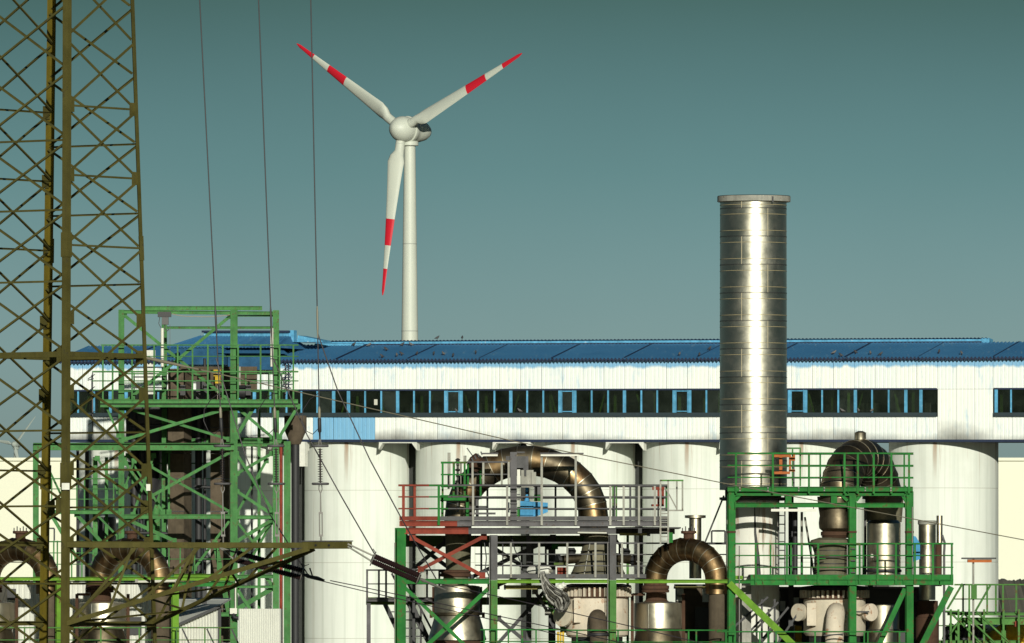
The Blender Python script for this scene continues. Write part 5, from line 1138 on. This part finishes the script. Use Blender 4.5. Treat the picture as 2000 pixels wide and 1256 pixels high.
for a_, b_ in (((1436, 976), (1446, 966)), ((1655, 978), (1643, 966)), ((1672, 978), (1682, 966)), ((1770, 980), (1762, 966))): gm('knee_brace', a_, b_, 6, GREEN, YC + .15, 'box', .1)
for x in (1480, 1560, 1620, 1720): part(rpf, 'joist', beam(P(x, 962, YC + .2), P(x, 962, YB_ - .3), .12, .16, 'box', face=(0, 0, 1)), DARK)
rails(rpf, 1421, 1784, (885.5, 909, 932.5), GREEN, YC - .12, 3.6); posts(rpf, (1437.5, 1509.5, 1580, 1649.5, 1675.5, 1706.5, 1741, 1775.5), 885, 964, GREEN, YC - .12, 4)
rails(rpf, 1421, 1784, (887, 911, 934), GREEN, YB_ - .2, 2.8); posts(rpf, (1429, 1453, 1478, 1602, 1633, 1668, 1701, 1734, 1766), 887, 952, GREEN, YB_ - .2, 3.2)
rails(rpf, 1519, 1564, (875.5,), GREEN2, YB_, 3); posts(rpf, (1521, 1548, 1563), 875, 950, GREEN2, YB_, 3)
# lower deck
deck(rpf, 1466, 1862, 1122, 1125, YC + .02, 5, DARK); gm('edge_beam', (1466, 1127), (1862, 1127), 9, GREEN, YC - .06, 'box', .03); gm('main_beam', (1466, 1137), (1862, 1137), 12, GREEN, YC - .02, 'I', .18); gm('link_beam', (1436, 1136), (1466, 1136), 7, GREEN, YC, 'I', .16); gm('side_beam', (1788, 1138), (1862, 1138), 9, GREEN, YC - .12, 'I', .1)
gm('kerb_plate', (1436, 1128), (1451, 1128), 7, LIME, YC + .3, 'box', .1)
rails(rpf, 1436, 1862, (1062, 1085, 1108), GREEN, YC - .12, 3.4); posts(rpf, (1476, 1537, 1598, 1679, 1714, 1750, 1787, 1822, 1859), 1061, 1142, GREEN, YC - .12, 4); gm('gate_bar', (1600, 1091), (1613, 1091), 2.5, GREEN, YC - .12, 'o6', .05)
posts(rpf, (1505, 1545, 1566, 1584, 1612, 1686, 1707), 1064, 1122, GREEN, YB_ - 1.8, 3); rails(rpf, 1520, 1760, (1064, 1090), GREEN, YB_ - .4, 2.4)
gm('brace', (1424, 1139), (1552, 1262), 13, LIME, YC - .1, 'U', .12); gm('brace', (1858, 1146), (1796, 1270), 12, GREEN, YC - .05, 'U', .12); gm('brace', (1768, 1150), (1712, 1270), 10, GREEN, YC + .2, 'U', .12)
rails(rpf, 1400, 1770, (1234, 1256), GREEN, YC - .5, 2.8); posts(rpf, (1418, 1436, 1484, 1500, 1516, 1592, 1688, 1695, 1757), 1234, 1300, GREEN, YC - .5, 3)
gm('rear_post', (1458, GR), (1458, 1144), 18, PGREY, YC + 1.2, 'H', .25)
for i in range(4): gm('stair_string', (1434 + i * 26, 1224 + i * 14), (1500 + i * 20, 1166 + i * 10), 4, DARK, YC + 1.0 + .2 * i, 'box', .05)
posts(rpf, (1488, 1513), 1170, 1300, DARK, YC + 1.5, 4)
lt = thing('tube_lamp', 'long pale tube lamp below the upper deck beside the stack pedestal', 'lamp', tuple(P(1548, 996, YC))); part(lt, 'housing', box(1506, 994, 1594, 999, YC - .05, .14), LAMPW)
for x in (1512, 1588): part(lt, 'bracket', box(x, 990, x + 2, 994, YC, .06), DARK)
# orange frame hoist
of = thing('davit_frame', 'orange steel frame fixed behind the upper green railing', 'frame', tuple(P(1532, 952, YC + .5)))
for (x0, y0, x1, y1) in ((1512, 888, 1545, 893), (1522, 893, 1528, 921), (1512, 921, 1543, 926), (1541, 893, 1545, 921), (1545, 892, 1553, 900), (1545, 917, 1553, 921), (1549, 888, 1553, 900)): part(of, 'bar', box(x0, y0, x1, y1, YC + .5 + random.uniform(0, .03), .12), ORANGE)
part(of, 'post', box(1549, 900, 1552, 952, YC + .55, .06), DARK)
# ladder behind
ld = thing('access_ladder', 'dark vertical ladder between the stack pedestal and the dark bend', 'ladder', (P(1523, 0, YC + 2.4).x, YC + 2.4, P(0, 1125, YC).z))
for x in (1521, 1533): mem(ld, 'stile', (x, 1125), (x, 968), 2.6, DARK, YC + 2.4)
for y in range(990, 1122, 17): mem(ld, 'rung', (1521, y), (1533, y), 2.2, DARK, YC + 2.4, 'o6')
# --- dark U bend
YU = 302.3
ub_ = thing('dark_pipe_bend', 'dark banded pipe bend with short cap nozzle on the green platform', 'pipe', (P(1681, 0, YU).x, YU, P(0, 1125, YU).z))
gores(ub_, (1681, 974), 45, 38, YU, 63, 12, STEELD, 180, 0, rz=79, bandr=1.025)
rev(ub_, 'cap_nozzle', 1680.5, YU, [(4, 842), (11.5, 842), (11.5, 845), (11, 846), (11, 862)], STEEL, 28)
uu = math.tan(R(63)) * 45 * k(YU); Ya, Yb2 = YU - uu, YU + uu
rev(ub_, 'left_leg', 1634, Ya, [(38, 970), (36, 990), (33, 1008), (34, 1012), (35, 1022), (34, 1032), (27, 1038)], STEELD, 40); rev(ub_, 'leg_flange', 1632, Ya, [(24, 1037), (29, 1039), (29, 1046), (26, 1047), (28, 1048), (25, 1051)], RUST, 36)
rev(ub_, 'lower_vessel', 1624, Ya, [(24, 1050), (40, 1055), (44, 1062), (38, 1068), (34, 1080), (34, 1125)], DULLC, 40)
for y in (1075, 1088, 1101, 1114): rev(ub_, 'band', 1624, Ya, [(33.5, y - 1), (36, y - .7), (36, y + .7), (33.5, y + 1)], DARK, 40)
rev(ub_, 'right_leg', 1727, Yb2, [(38, 970), (34, 1020)], DULLC, 40); rev(ub_, 'right_vessel', 1726, Yb2 - 1.2, [(28, 1016), (33, 1022), (33, 1126)], STEEL, 48); rev(ub_, 'vessel_rim', 1726, Yb2 - 1.2, [(33, 1112), (35, 1113), (35, 1117), (33, 1118)], DARK, 48)
# --- vessels under the lower deck
vt = thing('cream_tank', 'cream tank with two side nozzles below the right green deck', 'tank', (P(1630, 0, 302.3).x, 302.3, 0)); YV = 302.3
rev(vt, 'rim_plate', 1630, YV, [(40, 1143), (66, 1146), (68, 1152), (62, 1154)], DARK, 48); rev(vt, 'rim_drum', 1630, YV, [(61, 1153), (61, 1168), (66, 1168.5), (66, 1170)], RUST, 48); ring_ribs(vt, 1630, YV, 64, 1153, 1168, 40, CREAM)
rev(vt, 'shell', 1630, YV, [(60, 1170), (60.5, 1172), (60.5, 1236), (56, 1242)], CREAM, 56); rev(vt, 'skirt', 1630, YV, [(50, 1242), (50, GR)], DARK, 40)
for sgn in (-1, 1):
    xx = 1630 + sgn * 44; part(vt, 'side_nozzle', sweep([P(xx, 1196, YV - .3), P(1630 + sgn * 66, 1196, YV - .65)], 13 * k(YV), 24), CREAM, 40)
    part(vt, 'blind_flange', sweep([P(1630 + sgn * 66, 1196, YV - .64), P(1630 + sgn * 72, 1196, YV - .76)], 17 * k(YV), 28), CREAM, 40)
part(vt, 'hatch_frame', box(1576, 1178, 1594, 1222, YV - .98, .12), CREAM)
part(vt, 'elbow_pipe', sweep([P(1634, 1200, YV - .85), P(1633, 1195, YV - 1.2), P(1632, 1202, YV - 1.45), P(1630, 1222, YV - 1.55), P(1628, 1500, YV - 1.55)], [18 * k(YV)] * 5, 28), CREAM, 45)
c_ = P(1633, 1205, YV - 1.25)
for i in range(11):
    a_ = math.pi * (i / 10); part(vt, 'bolt', boxc(c_ + V((math.cos(a_) * 19 * k(YV), .05, math.sin(a_) * 12 * k(YV))), (.028, 0, 0), (0, .05, 0), (0, 0, .035)), GALV)
mem(vt, 'collar_band', (1609, 1241), (1648, 1238), 2.2, DARK, YV - 1.87)
mem(vt, 'pipe_stub', (1668, 1195), (1698, 1195), 3, DARK, YV - 1.1)
rt = thing('steel_drum', 'polished steel drum behind the slanting brace at the right', 'drum', (P(1724, 0, 303).x, 303, 0))
rev(rt, 'upper', 1724, 303, [(30, 1180), (32, 1184), (32, 1228), (33, 1230)], STEEL, 48); rev(rt, 'lower', 1724, 303, [(31, 1231), (31, GR)], STEEL, 48); rev(rt, 'rim', 1724, 303, [(33, 1229), (34.5, 1230), (34.5, 1232), (31, 1233)], GALV, 48)
fb = thing('dark_bunker', 'dark machine bunker behind the vessels below the right green deck', 'machine', (P(1640, 0, 306).x, 306, 0))
part(fb, 'casing', box(1520, 1150, 1815, GR, 306, 4), DARK); part(fb, 'top_plate', box(1516, 1146, 1820, 1150.5, 305.7, 4.4), GREY)
for (x0, y0, x1, y1) in ((1524, 1174, 1534, 1194), (1547, 1167, 1560, 1182), (1546, 1220, 1553, 1256)): part(fb, 'white_panel', box(x0, y0, x1, y1, 305.85, .12), WHITEP)
for (x0, y0, x1, y1, mt) in ((1553, 1222, 1566, 1300, YELLOW), (1787, 1176, 1800, 1192, RUST), (1780, 1205, 1790, 1230, GREEN2)): part(fb, 'cabinet', box(x0, y0, x1, y1, 305.4, .3), mt)
# lower machinery on the deck right
bp = thing('blue_panel_box', 'small blue electrical box at the right column of the green platform', 'box', tuple(P(1790, 1122, YC + 1)))
A = [P(1782, 1098, YC + 1), P(1797, 1092, YC + 1), P(1797, 1062, YC + 1), P(1789, 1048, YC + 1), P(1780, 1046, YC + 1)]; B = [p + V((0, .4, 0)) for p in A]; n = 5
part(bp, 'housing', (A + B, [tuple(range(n)), tuple(range(n, 2 * n))[::-1]] + [(i, n + i, n + (i + 1) % n, (i + 1) % n) for i in range(n)]), BLUEP); part(bp, 'leg', box(1785, 1098, 1789, 1122, YC + 1.1, .1), LAMPW)
# small stacks
ss = thing('small_stack', 'short polished steel chimney with pale cap right of the green platform', 'chimney', (P(1811, 0, 304).x, 304, 0))
rev(ss, 'lower_pipe', 1811, 304, [(16, 1070), (16, 1172)], STEEL, 40); rev(ss, 'upper_pipe', 1811, 304, [(17, 1024), (17, 1070.5)], STEEL, 40); rev(ss, 'cap', 1811, 304, [(14, 1016.5), (18.5, 1017), (18.5, 1024), (17, 1025)], PGREY, 40); rev(ss, 'base', 1811, 304, [(16, 1173), (21, 1174), (21, 1206), (23, 1207), (23, GR)], RUST, 32)
ts = thing('thin_stack', 'thin steel pipe chimney beside the short polished one', 'chimney', (P(1835, 0, 304.4).x, 304.4, 0))
rev(ts, 'pipe', 1835, 304.4, [(6, 1007), (6, 1060)], STEEL, 20); rev(ts, 'lower_pipe', 1833, 304.4, [(6.5, 1060), (6.5, 1145)], RUST, 20); part(ts, 'drain_pipe', sweep([P(1840, 1045, 304.3), P(1845, 1060, 304.3), P(1844, 1080, 304.3), P(1844, 1300, 304.3)], .04, 8), GREY, 50)
# covered lamp
cl = thing('covered_sign', 'rusty orange lamp under a flat dark canopy on a thin post', 'lamp', (P(1901, 0, 306).x, 306, 0))
part(cl, 'canopy', box(1879, 1089, 1946, 1092, 305.8, .5), DARK); part(cl, 'lamp', box(1890, 1092.5, 1937, 1098.5, 305.9, .3), ORANGE); part(cl, 'post', beam(P(1901, 1988, 306.1), P(1901, 1092, 306.1), .07, .07, 'o8'), PGREY, 40); part(cl, 'switch_box', box(1897, 1142, 1908, 1170, 305.9, .15), PALEG)
# right stair platform
YG = 308.0
sp_ = thing('stair_platform', 'pale green railed stair platform in the lower right corner', 'steel platform', (P(1930, 0, YG).x, YG, 0))
def sm2(name, a, b_, w_, mat=PALEG, Y=YG, kind='box', d=.08): return mem(sp_, name, a, b_, w_, mat, Y, kind, d=d)
rails(sp_, 1864, 2040, (1142, 1170), PALEG, YG - .1, 3.2); posts(sp_, (1881, 1893, 1928, 1945, 1959, 1985, 2010), 1142, 1198, PALEG, YG - .1, 3.6)
sm2('deck_beam', (1850, 1199), (2040, 1199), 6, kind='I', d=.15); sm2('main_beam', (1872, 1213), (2040, 1213), 14, kind='I', d=.2, Y=YG + .2); deck(sp_, 1852, 2040, 1195, 1197, YG + .1, 4, DARK)
for a_, b_ in (((1878, 1194), (1990, 1300)), ((1906, 1194), (2010, 1290)), ((1850, 1190), (1880, 1140)), ((1905, 1194), (1935, 1142)), ((1855, 1240), (1885, 1195)), ((1860, 1200), (1950, 1290))): sm2('stair_rail', a_, b_, 4, kind='o6', Y=YG - .4)
rails(sp_, 1816, 1872, (1194, 1222), PALEG, YG - .3, 3); posts(sp_, (1826, 1843, 1857, 1872, 1893, 1922, 1960, 1990), 1190, 1300, PALEG, YG - .35, 4); sm2('lower_beam', (1818, 1254), (1990, 1254), 7, kind='I', d=.15)
for x in (1870, 1960, 2030): sm2('column', (x, 1960), (x, 1218), 9, Y=YG + 1, kind='H', d=.2)
sm2('red_box', (1986, 1224), (1986, 1213), 8, RED, YG, d=.1)
ym = thing('yellow_machine', 'yellow machine body partly hidden behind the stair platform', 'machine', (P(1960, 0, YG + 5).x, YG + 5, 0))
part(ym, 'body', box(1928, 1236, 2040, 1960, YG + 5, 3), YELLOW); part(ym, 'hood', sweep([P(1935, 1244, YG + 5), P(1965, 1230, YG + 5), P(2000, 1236, YG + 5), P(2040, 1240, YG + 5)], [.15, .32, .3, .2], 14), YELLOW, 60); part(ym, 'white_cover', sweep([P(1915, 1230, YG + 6), P(1935, 1222, YG + 6), P(1960, 1232, YG + 6)], [.1, .25, .1], 12), WHITEP, 60)
dm = thing('dark_equipment', 'dark tangled valves below the pale green stair platform', 'machine', (P(1890, 0, YG + 2).x, YG + 2, 0))
for i in range(9): part(dm, 'valve_pipe', sweep([P(1845 + i * 9, 1250 + (i % 3) * 6, YG + 2), P(1850 + i * 9, 1228 - (i % 2) * 8, YG + 2), P(1862 + i * 8, 1222 + (i % 3) * 5, YG + 2)], .10, 8), DARK, 50)
part(dm, 'base_box', box(1850, 1240, 1925, 1960, YG + 2.2, 1), DARK)

# ================================================================== small pipework and cables that fill the plant
def conduit(par, x, y0, y1, Y, mat=HARDW, w_=2.0): mem(par, 'conduit', (x, y1), (x, y0), w_, mat, Y, 'o6')
for x, y0, y1 in ((771, 1060, 1256), (956, 1060, 1300), (1187, 1060, 1300)): conduit(cp, x, y0, y1, YC - .05)
for x, y0, y1 in ((982, 1046, 1130), (998, 1050, 1128), (1240, 1046, 1128), (1166, 1018, 1036)): conduit(cp, x, y0, y1, YC + 1.2, DARK, 2.6)
part(cp, 'cable', sweep([P(945, 1050, YC + .6), P(950, 1090, YC + .5), P(948, 1110, YC + .5), P(955, 1125, YC + .5), P(952, 1180, YC + .5)], .02, 6), BLACK, 60)
part(cp, 'cable', sweep([P(998, 1046, YC + .6), P(1006, 1075, YC + .5), P(1018, 1100, YC + .5), P(1018, 1124, YC + .5)], .018, 6), BLACK, 60)
for x, y in ((986, 1088), (1246, 1096)): part(cp, 'lamp_dish', lathe((P(x, 0, YC + .8).x, YC + .8), [(.10, P(0, y + 2, YC).z), (.03, P(0, y - 2, YC).z)], 16), PGREY, 40)
for x, y0, y1 in ((1444, 1066, 1300), (1782, 990, 1122), (1655, 1060, 1122)): conduit(rpf, x, y0, y1, YC - .02, HARDW, 2.2)
for y in (1071, 1094, 1117): part(rpf, 'cable_clip', box(1662, y, 1671, y + 2.4, YC - .08, .06), DARK)
for x, y in ((1588, 1086), (1703, 1086)):
    part(rpf, 'bulkhead_lamp', sweep([P(x, y + 3, YC + .3), P(x, y, YC + .3), P(x, y - 4, YC + .3)], [.05, .07, .03], 10), LAMPW, 40)
for a_, b_, w_, mt in (((1553, 990), (1553, 1122), 10, DARK), ((1566, 1000), (1566, 1122), 5, PGREY), ((1572, 1010), (1590, 1122), 4, PGREY), ((1690, 990), (1690, 1122), 5, GREY), ((1670, 1010), (1670, 1122), 3, DARK)): gm('riser_pipe', a_, b_, w_, mt, YC + 3.2, 'o10', d=w_ * k(YC))
gr_ = thing('guard_frame', 'small dark guard frame between the vent pipe and the green column', 'frame', tuple(P(1403, 1062, YC + 3)))
for a_, b_ in (((1390, 1062), (1390, 1037)), ((1390, 1037), (1416, 1037)), ((1416, 1037), (1416, 1062)), ((1384, 1062), (1420, 1062))): mem(gr_, 'bar', a_, b_, 3.4, DARK, YC + 3, 'o6')
pv = thing('green_valve', 'small dark green valve body beside the rear column of the centre platform', 'valve', tuple(P(1082, 1072, YC + 3.6)))
part(pv, 'body', box(1073, 1062, 1090, 1073, YC + 3.6, .3), GREEN); part(pv, 'wheel', sweep([P(1072, 1067, YC + 3.5), P(1070, 1067, YC + 3.45)], .12, 14), DARK, 40)
